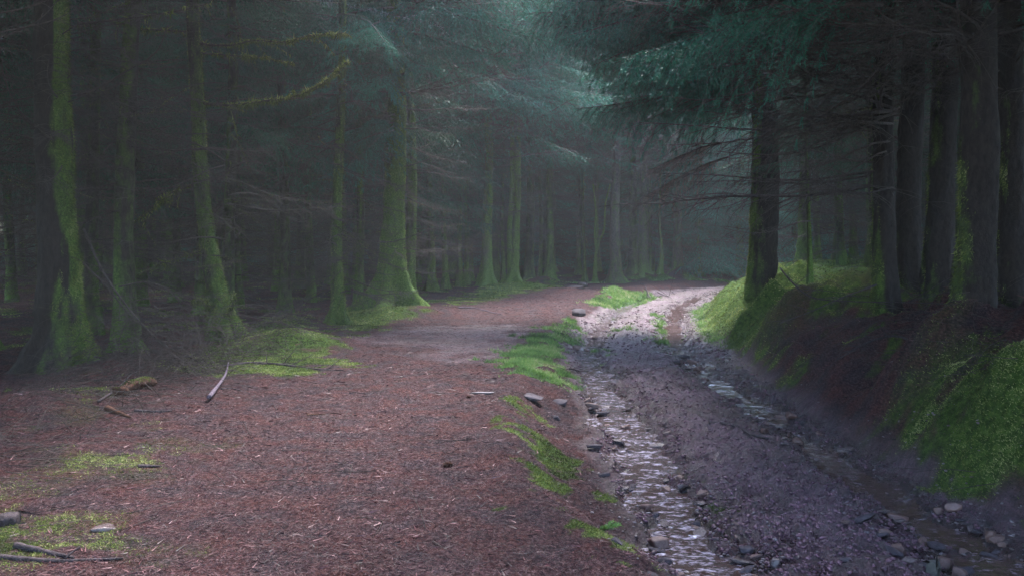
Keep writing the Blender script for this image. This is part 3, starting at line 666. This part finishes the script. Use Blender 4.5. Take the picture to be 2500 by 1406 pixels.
# ------------------------------------------------------------------ the wood behind: shared crowns and trunks
CR = [crown(100+i, 16+i % 3, h0=[4.5,6,7,5.2,3.4,2.2,.5,7.2][i], nl=[96,84,80,90,100,110,130,150][i], nd=[44,52,56,40,30,16,6,4][i], Lm=[1.2,1.1,1.15,1.3,1.2,1.25,1.45,2.1][i], mossd=[.5,.6,.4,.7,.3,.2,.1,0][i], dlow=[.7,.7,.7,.7,.7,.7,.7,6][i]).mesh('crown', TMATS if i == 6 else TMATS_D, False) for i in range(8)]  # last crown is shaped long and high to shade the path near the camera
TR = []
for i in range(4):
    V, T, ms, _ = trunk_geo(16.5, [.11,.15,.19,.13][i], ((-1)**i*.008, .004), .6, 4+i % 2, 12, .55, 200+i)
    TR.append(mesh('trunk', V, T, [M_bark], None, {'moss': ms}))
cnt = 0
BG = []; FAR = []
def bgtree(x, y, near_foliage, label, group, kk=None, sc_=None):
    global cnt
    if 'far edge' in group or (y > 49 and 'viewpoint' not in group and 'past the bend' not in group): FAR.append((x, y, H(x, y)-.1, sc_ or 1.1)); return
    k = kk if kk is not None else (random.choice([4,5,3]) if near_foliage else random.choice([0,1,2,3,0,1]))
    e = T_empty('spruce_tree', x, y, H(x, y)-.05, random.uniform(0, 6.28), label=label, cat='tree', group=group)
    s = sc_ or random.uniform(.85, 1.12); e.scale = (s, s, s)
    link('trunk', TR[random.randrange(4)], e); link('crown', CR[k], e); cnt += 1; BG.append((x, y, e, k))
placed = []
def free(x, y, dmin):
    for hx, hy, hr in HEROES:
        if (x-hx)**2+(y-hy)**2 < (1.0+hr)**2: return False
    return all((x-a)**2+(y-b_)**2 >= dmin*dmin for a, b_ in placed)
random.seed(11)
for tries in range(9000):
    x = random.uniform(-24, 36); y = random.uniform(-6, 60)
    e = float(EDGE(y))-x; d = x-float(FOOT(y))
    if abs(x) > .62*max(y, 0)+9: continue
    if e > 1.0:
        side = 'L'
        if y > 40 and y < 41.5 + .0: continue
        dm = 1.75 if e < 7 else 2.3
        if y > 41: dm = 2.3
    elif d > 2.4 and y < 42: side = 'R'; dm = 2.2
    else: continue
    if y > 15 and x > 0 and side == 'R' and d < 2.6: continue
    if side == 'R' and 2.5 < y < 9 and x < 5.3: continue
    if side == 'R' and 10 < y < 19 and d < 4: continue
    if side == 'L' and y < 12.5 and x > -8: continue
    if side == 'L' and x > 7 and 40 < y < 47.5: continue
    if not free(x, y, dm): continue
    placed.append((x, y))
    if side == 'L' and y < 38: bgtree(x, y, random.random() < .12, 'slender spruce among crowded dark trunks deep in the left wood', 'spruces crowded in the left wood')
    elif side == 'L': bgtree(x, y, x > 6 or random.random() < .35, 'dim misty spruce standing in the wood beyond the bend', 'spruces beyond the bend', random.choice([5,6]) if x > 9 else None, random.uniform(1.05,1.3))
    else: bgtree(x, y, y > 14 and random.random() < .5, 'shadowed spruce standing back on the right bank', 'spruces back on the right bank')
# the dense edge of the plantation far back on every side, and unseen trees added around the camera to shade the path
for i in range(46):
    a = R(-80+i*160/45); x, y = 3+31*math.sin(a)*1.05, 36+31*math.cos(a)
    bgtree(x, y, True, 'full skirted spruce closing the view deep in the wood', 'full skirted spruces at the far edge', 6, random.uniform(1.2, 1.45))
for i in range(7): bgtree(-3+i*2.4, 56+(i%2)*3, True, 'full skirted spruce closing the view deep in the wood', 'full skirted spruces at the far edge', 6, 1.5 if i < 3 else 1.15)
for i in range(7): bgtree(-4+i*2.1, 50.5+(i%2)*2.5, True, 'full skirted spruce closing the view deep in the wood', 'full skirted spruces at the far edge', 6, 1.55 if i < 4 else 1.1)
for x, y in ((9.3,43.8),(11.6,45),(7.3,46),(13.5,46.8),(14.8,49),(11,50),(17,51)): bgtree(x, y, True, 'pale green skirted spruce glowing in the mist past the bend', 'skirted spruces past the bend', 6, 1.15)
for sx in (-1, 1):
    for i in range(9):
        y = 34-i*4.6; x = (-27 if sx < 0 else 29)+random.uniform(-1, 1)
        if abs(x) < .62*max(y, 0)+13: bgtree(x, y, True, 'full skirted spruce closing the view deep in the wood', 'full skirted spruces at the far edge', 6, random.uniform(1.1, 1.3))
for x, y in ((-5.0,4.6),(-6.0,8.2),(5.2,4.2),(6.6,7.8),(-4.9,.6),(5.0,.2),(-1.8,-3.5),(1.2,-6),(-4.2,-1.5),(4.8,-1.5),(6,2.5),(4.2,-5),(-5.4,3.2),(-.5,-9),(-7,-3),(7.5,-3)):
    bgtree(x, y, True, 'overhanging spruce beside the path behind the viewpoint', 'unseen shade spruces round the viewpoint', 7, 1.0)
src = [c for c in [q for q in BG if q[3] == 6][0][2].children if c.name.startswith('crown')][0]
me = bpy.data.meshes.new('far_wood'); me.vertices.add(len(FAR)); me.vertices.foreach_set('co', np.array([f[:3] for f in FAR], np.float32).ravel())
at = me.attributes.new('size', 'FLOAT', 'POINT'); at.data.foreach_set('value', np.array([f[3] for f in FAR], np.float32)); me.update()
fw = link('far_wood', me, kind='stuff', label='solid dark mass of spruces closing the view deep in the wood', cat='wood')
ng = bpy.data.node_groups.new('far_wood', 'GeometryNodeTree'); ng.interface.new_socket('Geometry', in_out='INPUT', socket_type='NodeSocketGeometry'); ng.interface.new_socket('Geometry', in_out='OUTPUT', socket_type='NodeSocketGeometry')
gi, go_ = ng.nodes.new('NodeGroupInput'), ng.nodes.new('NodeGroupOutput')
ip = ng.nodes.new('GeometryNodeInstanceOnPoints'); oi = ng.nodes.new('GeometryNodeObjectInfo'); oi.inputs['Object'].default_value = src
rv = ng.nodes.new('FunctionNodeRandomValue'); rv.data_type = 'FLOAT_VECTOR'; rv.inputs[0].default_value = (0,0,0); rv.inputs[1].default_value = (0,0,6.28)
na = ng.nodes.new('GeometryNodeInputNamedAttribute'); na.data_type = 'FLOAT'; na.inputs['Name'].default_value = 'size'
ng.links.new(gi.outputs[0], ip.inputs['Points']); ng.links.new(oi.outputs['Geometry'], ip.inputs['Instance']); ng.links.new(rv.outputs[0], ip.inputs['Rotation']); ng.links.new(na.outputs[0], ip.inputs['Scale']); ng.links.new(ip.outputs[0], go_.inputs[0])
fw.modifiers.new('wood', 'NODES').node_group = ng
# the front ranks of the wood can be told apart: name them after the tree they stand beside
ANCH = [(128,'the thick dark trunk by the brush pile'),(553,'the slim leaning mossy trunk'),(827,'the thin ragged mossy stem'),(962,'the great flared trunk'),
        (1192,'the pale mossy trunk on the mound'),(1338,'the trunk leaning right by the round mound'),(1504,'the straight reddish trunk at the bend'),(1862,'the lone thick trunk on the right'),(2163,'the leftmost of the three dark trunks'),(2378,'the wide trunk above the mossy stones')]
ORD = ['first','second','third','fourth','fifth','sixth','seventh','eighth']
slots = {}
for x, y, e, k in BG:
    if y < 5 or 'far edge' in e['group'] or 'viewpoint' in e['group']: continue
    pxx = 1250+F*x/y
    if not 0 < pxx < 2500 or (float(EDGE(y))-x > 5.5 and y < 40) or (y > 40 and y > float(np.interp(x, [-10,5,10,16,24], [41,43,44.5,47,51]))+1.5): continue
    a = max([q for q in ANCH if q[0] <= pxx], default=None, key=lambda q: q[0]); side = 'right of'
    if a is None: a = ANCH[0]; side = 'left of'
    slots.setdefault((a[1], side), []).append((abs(pxx-a[0]), e))
for (nm, side), l in slots.items():
    for i, (_, e) in enumerate(sorted(l, key=lambda q: q[0])[:8]): e['label'] = ORD[i]+' dim spruce behind and '+side+' '+nm
print('bg trees', cnt)

# ------------------------------------------------------------------ fallen wood
def stick(pts, rad, m, label, name='fallen_branch', twigs=4, cat='fallen branch', group=None, lift=.5, seed=0, seg=7):
    r = np.random.default_rng(seed+77)
    w3 = []
    for q in pts:
        if len(q) == 3: w3.append(np.array(W(*q)))
        else:
            x, y = P(*q); z = H(x, y)
            for _ in range(4): x, y = P(q[0], q[1], z); z = H(x, y)
            w3.append(np.array([x, y, z+rad*lift]))
    o = w3[0].copy(); c = bez(w3, 18)-o
    g = Geo(); V, T = tube(c, np.linspace(rad, rad*.35, 18), seg, .22, seed); g.add(V, T)
    L = np.linalg.norm(c[-1])
    for i in range(twigs):
        k = r.integers(3, 16); q = twig_curve(r, c[k], (c[-1]-c[0])/L*.6+r.normal(0,.5,3)*np.array([1,1,.5])+[0,0,.15], L*r.uniform(.1,.3), 4, .1)
        g.add(*tube(q, np.linspace(rad*.35, .002, 4), 4))
    link(name, g.mesh(name, [m]), label=label, cat=cat, group=group, loc=o)
stick([(510,982),(530,955),(550,925),(558,893)], .024, M_pale, 'smooth pale purple bent stick standing out on the left path edge', twigs=0, lift=2.0)
stick([(548,895),(620,888),(700,893),(780,903),(840,905)], .02, M_dark, 'long dark branch with wiry twigs lying over the bright moss', twigs=12, seed=2)
stick([(540,950),(570,950),(610,962)], .012, M_dark, 'short thin twig beside the pale purple stick', twigs=1, seed=3)
stick([(1732,1036),(1790,1050),(1850,1064),(1926,1068)], .022, M_dark, 'long dark lichen spotted stick lying across the muddy track', twigs=1, seed=4, lift=.8)
stick([(1390,912),(1430,911),(1474,908)], .012, M_dark, 'thin straight stick bridging the stream', twigs=0, seed=5, lift=3)
stick([(330,1004),(370,1006),(420,1004)], .016, M_dark, 'short grey stick on needles below the rotten log', twigs=1, seed=6)
stick([(262,1003),(290,1012),(318,1022)], .03, M_rot, 'rust red chunk of rotten wood on the left path edge', twigs=0, seed=7)
stick([(338,1140),(392,1140)], .016, M_dark, 'straight black stick lying level among left hand moss', twigs=0, seed=8)
stick([(40,1335),(110,1350),(180,1365)], .02, M_dark, 'black crooked stick at the bottom left among moss', twigs=2, seed=9)
stick([(0,1362),(70,1368),(160,1372),(300,1366)], .016, M_dark, 'longer black stick lying below the crooked one at bottom left', twigs=2, seed=10)
stick([(750,1014),(795,1012)], .014, M_rot, 'small curled strip of red bark on the needle path', twigs=0, seed=11)
stick([(2360,840,8.4),(2280,850,8.9),(2190,820,9.6),(2120,835,9.3),(2040,880,9.0)], .018, M_dark, 'long dark bough sprawling down the needle bank', twigs=8, seed=12)
stick([(2140,695,12),(2060,725,11.6),(1980,760,11.2),(1900,790,11)], .012, M_dark, 'thin bough dipping from the dark trunks to the mossy bank', twigs=8, seed=13)
stick([(1905,655,12.4),(1935,690,12.1),(1980,725,11.8),(2060,735,11.4),(2200,738,10.8),(2330,742,10)], .013, M_dark, 'wiry upturned branch lying along the moss bank', twigs=12, seed=14)
stick([(1575,704),(1590,718),(1612,732)], .022, M_dark, 'dark stick poking from grass at the bend', twigs=1, seed=15, lift=3)
stick([(1560,694),(1610,715),(1640,733)], .02, M_dark, 'second dark stick crossing the grass at the bend', twigs=2, seed=16, lift=3)
stick([(1120,752),(1155,752),(1195,762),(1225,768)], .02, M_pale, 'pale exposed root on the far path', name='tree_root', cat='root', twigs=0, seed=17)
stick([(1085,762),(1110,760)], .02, M_pale, 'short pale root lying left of the longer pale root', name='tree_root', cat='root', twigs=0, seed=18)
stick([(1880,1003),(1890,975),(1895,950)], .008, M_pale, 'short grey twig propped in mud below the right bank', twigs=1, seed=19, lift=2)
stick([(2025,1105),(2045,1125),(2050,1122)], .013, M_dark, 'dark broken stick in the right hand wheel rut', twigs=0, seed=20)
stick([(240,985),(290,950),(330,920),(400,905)], .012, M_dark, 'bowed dark twig arching off the left verge', twigs=4, seed=21, lift=2)
# long poles leaning out of the brush at left
for i, (a, lb) in enumerate([([(205,560,11.4),(250,660,11.2),(320,760,11.1),(400,840,11),(480,880,11)], 'long dead pole leaning down from the thick trunk to the brush'),
                ([(200,640,11.6),(260,700,11.5),(340,790,11.4),(430,830,11.4)], 'second dead pole crossing the brush from the thick trunk'),
                ([(290,700,12),(370,690,12),(440,740,12),(470,860,12)], 'arched dead branch inside the brush pile'),
                ([(230,870,11),(300,880,10.9),(380,878,10.8),(470,870,10.7)], 'low straight dead branch along the foot of the brush'),
                ([(300,800,11.5),(290,850,11.3),(310,930,11)], 'upright reddish twig beside the brush pile')]):
    stick(a, [.016,.014,.012,.012,.007][i], M_wood, lb, twigs=14, seed=30+i, group='dead branches in the left brush')
def tangle(name, boxes, n, label, seed, L=(.25,1.0), rad=.0035, vz=.45):
    r = np.random.default_rng(seed); g = Geo()
    for (xa, xb, ya, yb, za, zb), k in zip(boxes, n):
        for i in range(k):
            x = r.uniform(xa, xb); y = r.uniform(ya, yb); z = H(x, y)+za+(zb-za)*r.random()**1.8
            d = r.normal(0, 1, 3)*np.array([1,.8,vz]); c = twig_curve(r, np.array([x,y,z]), d, r.uniform(*L), 5, .3)
            c[:, 2] = np.maximum(c[:, 2], height(c[:, 0], c[:, 1])+.005)
            g.add(*tube(c, np.linspace(rad, .0014, 5), 3))
    link(name, g.mesh(name, [M_wood]), kind='stuff', label=label, cat='brushwood')
tangle('brushwood', [(-5.4,-3.7,10.6,12.6,0,.8),(-5.2,-3.5,9.8,11.2,0,.2),(-4.4,-3.2,12.5,14,0,.3),(-4.1,-3.3,14.6,15.6,.2,.6),(-5,-3.4,6,9.8,0,.1)], [700,260,180,60,260], 'tangle of fine dead twigs filling the left verge', 5)
tangle('twig_scatter', [(3.6,6,6,13,0,.1),(5,7,12,17,0,.3),(1.2,3.4,5,14,0,.02),(-3,0,4.5,12,0,.02)], [380,160,120,90], 'scattered dead twigs on the right bank and path', 6, (.1,.6), .0035, .07)
# rotten log
lx, ly = P(305, 975); lz = H(lx, ly)
e = T_empty('rotten_log', lx, ly, lz, label='short crumbling red log with a mossy top at the left path edge', cat='log')
c = bez([(0,-.12,.04),(-.02,.1,.06),(.02,.3,.07),(.1,.5,.05)], 14); V, T = tube(c, np.linspace(.062,.05,14), 16, .35, 4); link('log_body', mesh('log_body', V, T, [M_rot], None, {'rnd': np.full(len(V), .5)}), e)
q = moss_fuzz(V, T, np.clip((V[:, 2]-.06)*14, 0, 1), 1500, rng, (.01,.035)); link('log_moss', mesh('log_moss', q[0], q[1], [M_moss], None, {'rnd': q[2]}, False), e)

# ------------------------------------------------------------------ stones
def stone_mesh(seed, dims, m, flat=.5):
    r = np.random.default_rng(seed)
    bm = __import__('bmesh'); b = bm.new()
    n = 16; pts = r.normal(0, 1, (n, 3)); pts /= np.linalg.norm(pts, axis=1, keepdims=True)
    pts[:, 2] = np.clip(pts[:, 2], -flat, flat)
    for p in pts: b.verts.new(Vector(p*np.array(dims)/2*np.array([1,1,1/flat])))
    bm.ops.convex_hull(b, input=b.verts[:]); bm.ops.delete(b, geom=[v for v in b.verts if not v.link_faces], context='VERTS')
    bm.ops.bevel(b, geom=b.edges[:]+b.verts[:], offset=min(dims)*.10, segments=2, affect='EDGES', profile=.6)
    me = bpy.data.meshes.new('stone'); b.to_mesh(me); b.free(); me.materials.append(m)
    for p in me.polygons: p.use_smooth = True
    return me
def stone_at(p_x, p_y, wpx, ratio, hr, m, label, name='stone', cat='stone', group=None, seed=0, rz=0, sink=.3, tilt=0.0):
    x, y = P(p_x, p_y)
    for _ in range(5): x, y = P(p_x, p_y, H(x, y))
    w_ = wpx/F*y; me = stone_mesh(seed, (w_, w_*ratio, w_*hr), m)
    return link(name, me, label=label, cat=cat, group=group, loc=(x, y, H(x, y)+w_*hr*(.5-sink)), rot=(tilt, tilt*.5, rz))
stone_at(1413,774,38,.9,.5,M_st[1],'flat topped angular grey stone at the head of the left stream', seed=1, sink=.1)
stone_at(1176,960,66,.7,.12,M_st[3],'pale flat stone set flush in the needle path', seed=32, sink=.42)
stone_at(1290,972,95,.55,.12,M_st[1],'long grey slab at the edge above the stream', seed=33, rz=-.5, sink=.45, tilt=.08)
stone_at(1365,985,62,.7,.25,M_st[1],'rounded grey slab end touching the long slab', seed=4, rz=-.3)
stone_at(1362,1020,30,.8,.5,M_st[1],'small pale wedge stone below the grey slabs', seed=5, rz=.6)
stone_at(1452,1086,46,.6,.3,M_st[1],'flat wedge stone at the left lip of the stream', seed=6, rz=-.2)
stone_at(1520,1328,66,.45,.3,M_st[1],'long smooth purple grey stone beside a fresh green sprig', seed=7, rz=-.6)
stone_at(1592,1400,70,.35,.25,M_st[1],'buried pale stone edge at the bottom of the picture', seed=8, rz=-.7)
stone_at(252,1292,110,.6,.12,M_st[0],'broad flat grey green stone sunk in left hand moss', seed=9)
stone_at(18,1278,70,.8,.6,M_dark,'black knotted lump of wood at the left edge', name='wood_lump', cat='wood lump', seed=10)
stone_at(1595,766,18,.8,.4,M_st[1],'small pale stone on the track crown near the bend', seed=11)
stone_at(1400,706,56,.8,.22,M_dark,'dark flat log piece lying at the far path edge', name='log_piece', cat='log', seed=12)
stone_at(1420,702,34,.9,.5,M_st[0],'dark rough boulder on the far path edge', name='boulder', cat='boulder', seed=13)
stone_at(2278,868,42,1,1.3,M_mstone,'upright mossy stone on the bank below the wide trunk', name='mossy_boulder', cat='boulder', seed=14, sink=.2)
stone_at(2330,895,50,1,1.2,M_mstone,'larger dark mossy boulder right of the upright one', name='mossy_boulder', cat='boulder', seed=15, sink=.2)
stone_at(2180,1292,60,.6,.16,M_st[3],'cream quartz slab in the stony right hand rut', seed=16, rz=.3)
stone_at(2115,1300,26,.8,.3,M_st[3],'small chalky stone left of the quartz slab', seed=17)
stone_at(2418,1322,30,.9,1.0,M_st[2],'upright pinkish block standing in the brown puddle', seed=18, sink=.1)
stone_at(2330,1262,50,.8,.4,M_st[2],'rounded brown stone on the right verge', seed=19)
stone_at(2190,1268,60,.8,.35,M_st[2],'brown angular stone just above the quartz slab', seed=20)
stone_at(1818,1346,50,.6,.35,M_st[1],'blocky grey green stone breaking the stream near the bottom', seed=21, rz=.1)
stone_at(1893,1380,32,1,.8,M_st[0],'dark knob of stone on the right edge of the stream mouth', seed=22)
stone_at(1860,1228,48,.7,.12,M_st[1],'pale lilac flat stone pressed in the mud crown', seed=23, rz=.3)
stone_at(2350,1395,60,.7,.3,M_st[1],'wet lilac stone in the puddle at the bottom right', seed=24)
stone_at(1820,1028,30,.8,.2,M_st[3],'pale blue stone chip beyond the dark stick', seed=25)
stone_at(2066,1395,0+40,.8,.4,M_st[1],'smooth grey stone half out of the bottom edge', seed=26)
CL = [((1475,985,1620,1085),60,'stream','wet brown stone in the left stream bed'),((1400,940,1500,1000),16,'stream','wet brown stone in the left stream bed'),
      ((1395,775,1450,850),14,'upper stream','small grey stone in the upper stream'),((1640,1150,1830,1400),74,'stream','wet brown stone in the left stream bed'),
      ((2150,1225,2480,1400),56,'right rut','reddish stone strewn in the right hand rut'),((1780,1000,2010,1100),34,'right rut','reddish stone strewn in the right hand rut'),((1600,860,1760,920),14,'right rut','reddish stone strewn in the right hand rut')]
base_st = [stone_mesh(300+i, (1,.75,[.22,.4,.5,.2][i % 4]), M_st[[0,1,2,0,1,2,3,1][i]]) for i in range(8)]
random.seed(5)
for (x0, y0, x1, y1), n, wh, lb in CL:
    for i in range(n):
        a = random.uniform(x0, x1); b_ = random.uniform(y0, y1)
        x, y = P(a, b_, -.2)
        x = float(ROAD(y))+(-.8+random.gauss(0, .17) if wh != 'right rut' else max(-.5, min(1.05, .8+random.gauss(0, .3))))
        s = random.choice([.05,.07,.09,.12,.16]) * (1.2 if wh == 'upper stream' else 1)
        bi = random.choice([0,1,2,3,4,5,5,7,0,2,3])
        lb = ('small ' if s < .08 else 'mid sized ' if s < .13 else 'large ')+['brown','grey','reddish','brown','grey','reddish','pale','grey'][bi]+(' flat' if bi % 4 in (0,3) else ' blocky')+' wet stone in the '+wh
        o = link('stone', base_st[bi], label=lb, cat='stone', group='stones in the '+wh, loc=(x, y, H(x, y)+s*.10), rot=(random.uniform(-.25,.25), random.uniform(-.25,.25), random.uniform(0,6.28)))
        o.scale = (s*random.uniform(.8,1.5), s*random.uniform(.7,1.2), s*random.uniform(.8,1.1))
# gravel too fine to count
r = np.random.default_rng(8); g = Geo(); tv = []
import bmesh
bm = bmesh.new(); bmesh.ops.create_icosphere(bm, subdivisions=1, radius=.5); iv = np.array([v.co[:] for v in bm.verts]); it = np.array([[v.index for v in f.verts] for f in bm.faces]); bm.free()
x, y = scatter(16000, 4.2, 22, 0, .62, 1.6, r); dt = x-ROAD(y)
pr = np.exp(-((dt+.8)/.33)**2)*.9+np.exp(-((dt-.85)/.45)**2)*.8+.05*(np.abs(dt) < 1.3); k = pr > r.random(len(x)); x, y = x[k], y[k]; n = len(x)
S = r.uniform(.008,.032,n); VM = rotm(r.uniform(0,6,n), r.uniform(-.3,.3,n), 0*S, S)@np.apply_along_axis(np.diag, 1, np.stack([r.uniform(.8,1.6,n), r.uniform(.6,1.1,n), r.uniform(.25,.6,n)], -1))
V, T, M, A, B = place((iv, it, np.zeros(len(it), int), np.full(len(iv), .5), np.zeros(len(iv))), VM, np.stack([x, y, height(x, y)+S*.1], -1), r.random(n))
M_grav = blade_mat('gravel_stone', [(.2,(.05,.03,.03)),(.5,(.13,.095,.1)),(.75,(.22,.18,.2))], .4, 0, .5)
link('gravel', mesh('gravel', V, T, [M_grav], None, {'rnd': A}, False), kind='stuff', label='fine wet gravel in the wheel ruts', cat='gravel')

x, y = scatter(26000, 4.2, 26, -.05, .5, 1.5, r); k = (masks(x, y)[2] > .8) & (height(x, y) > WL+.02); x, y = x[k], y[k]; n = len(x)
S = r.uniform(.008,.034,n)*np.clip(y/9, 1, 2); VM = rotm(r.uniform(0,6,n), r.uniform(-.4,.4,n), 0*S, S)@np.apply_along_axis(np.diag, 1, np.stack([r.uniform(.8,1.7,n), r.uniform(.6,1.2,n), r.uniform(.4,.8,n)], -1))
V, T, M, A, B = place((iv, it, np.zeros(len(it), int), np.full(len(iv), .5), np.zeros(len(iv))), VM, np.stack([x, y, height(x, y)+S*.05], -1), r.random(n))
M_clod = blade_mat('mud_clod', [(.2,(.03,.012,.019)),(.6,(.12,.054,.08)),(.9,(.22,.11,.155))], .5, 0, .5)
link('mud_clods', mesh('mud_clods', V, T, [M_clod], None, {'rnd': A}, True), kind='stuff', label='churned crumbs of mud over the track', cat='mud')
# ------------------------------------------------------------------ small things
def cone(p_x, p_y, s, label):
    x, y = P(p_x, p_y); z = H(x, y); r = np.random.default_rng(int(p_x)); g = Geo()
    for i in range(60):
        t = i/60; a = i*2.4; rr = s*.32*math.sin(math.pi*min(.95, t*.9+.12)); p = np.array([s*(t-.5), rr*math.cos(a)*.8, rr*math.sin(a)*.8]); d = np.array([-.3, math.cos(a), math.sin(a)])
        q = np.cross(d, [1,0,0]); q = q/np.linalg.norm(q)*s*.1; g.add(np.array([p-q-[.0,0,0], p+q, p+d*s*.14+[s*.1,0,0], p*[1,.3,.3]]), [[0,1,2],[0,2,3],[1,3,2]])
    link('spruce_cone', g.mesh('spruce_cone', [M_rot], False), label=label, cat='cone', loc=(x, y, z+s*.25), rot=(0, 0, .5))
cone(1093,1137,.075,'orange brown cone lying in the middle of the needle path'); cone(1144,970,.05,'small tan cone near the pale flush stone')
x, y = P(1462, 1292); z = H(x, y); g = Geo(); add_branches(g, [sprig(np.random.default_rng(5), 60)], rng, [0.0,0,0], [-.2,.2,.1], [.3,.25,.5], [.13,.12,.1])
link('spruce_sprig', g.mesh('spruce_sprig', [M_wood, M_grass], False), label='fresh bright green spruce sprig fallen beside a long stone', cat='sprig', loc=(x, y, z+.01))

# ------------------------------------------------------------------ haze: one closed box of even air round everything
bm = bmesh.new(); bmesh.ops.create_cube(bm, size=1); me = bpy.data.meshes.new('haze'); bm.to_mesh(me); bm.free()
hz = link('haze', me, kind='stuff', label='thin pale mist hanging in the wood and over the path', cat='mist', loc=(4, 24, 9.5)); hz.scale = (120, 150, 24)
m = bpy.data.materials.new('mist'); m.use_nodes = True; g = m.node_tree; g.nodes.remove(g.nodes['Principled BSDF'])
pv = g.nodes.new('ShaderNodeVolumePrincipled'); pv.inputs['Color'].default_value = (.86,.93,.93,1); pv.inputs['Density'].default_value = .0013; pv.inputs['Anisotropy'].default_value = .3
g.links.new(pv.outputs[0], g.nodes['Material Output'].inputs['Volume']); me.materials.append(m)
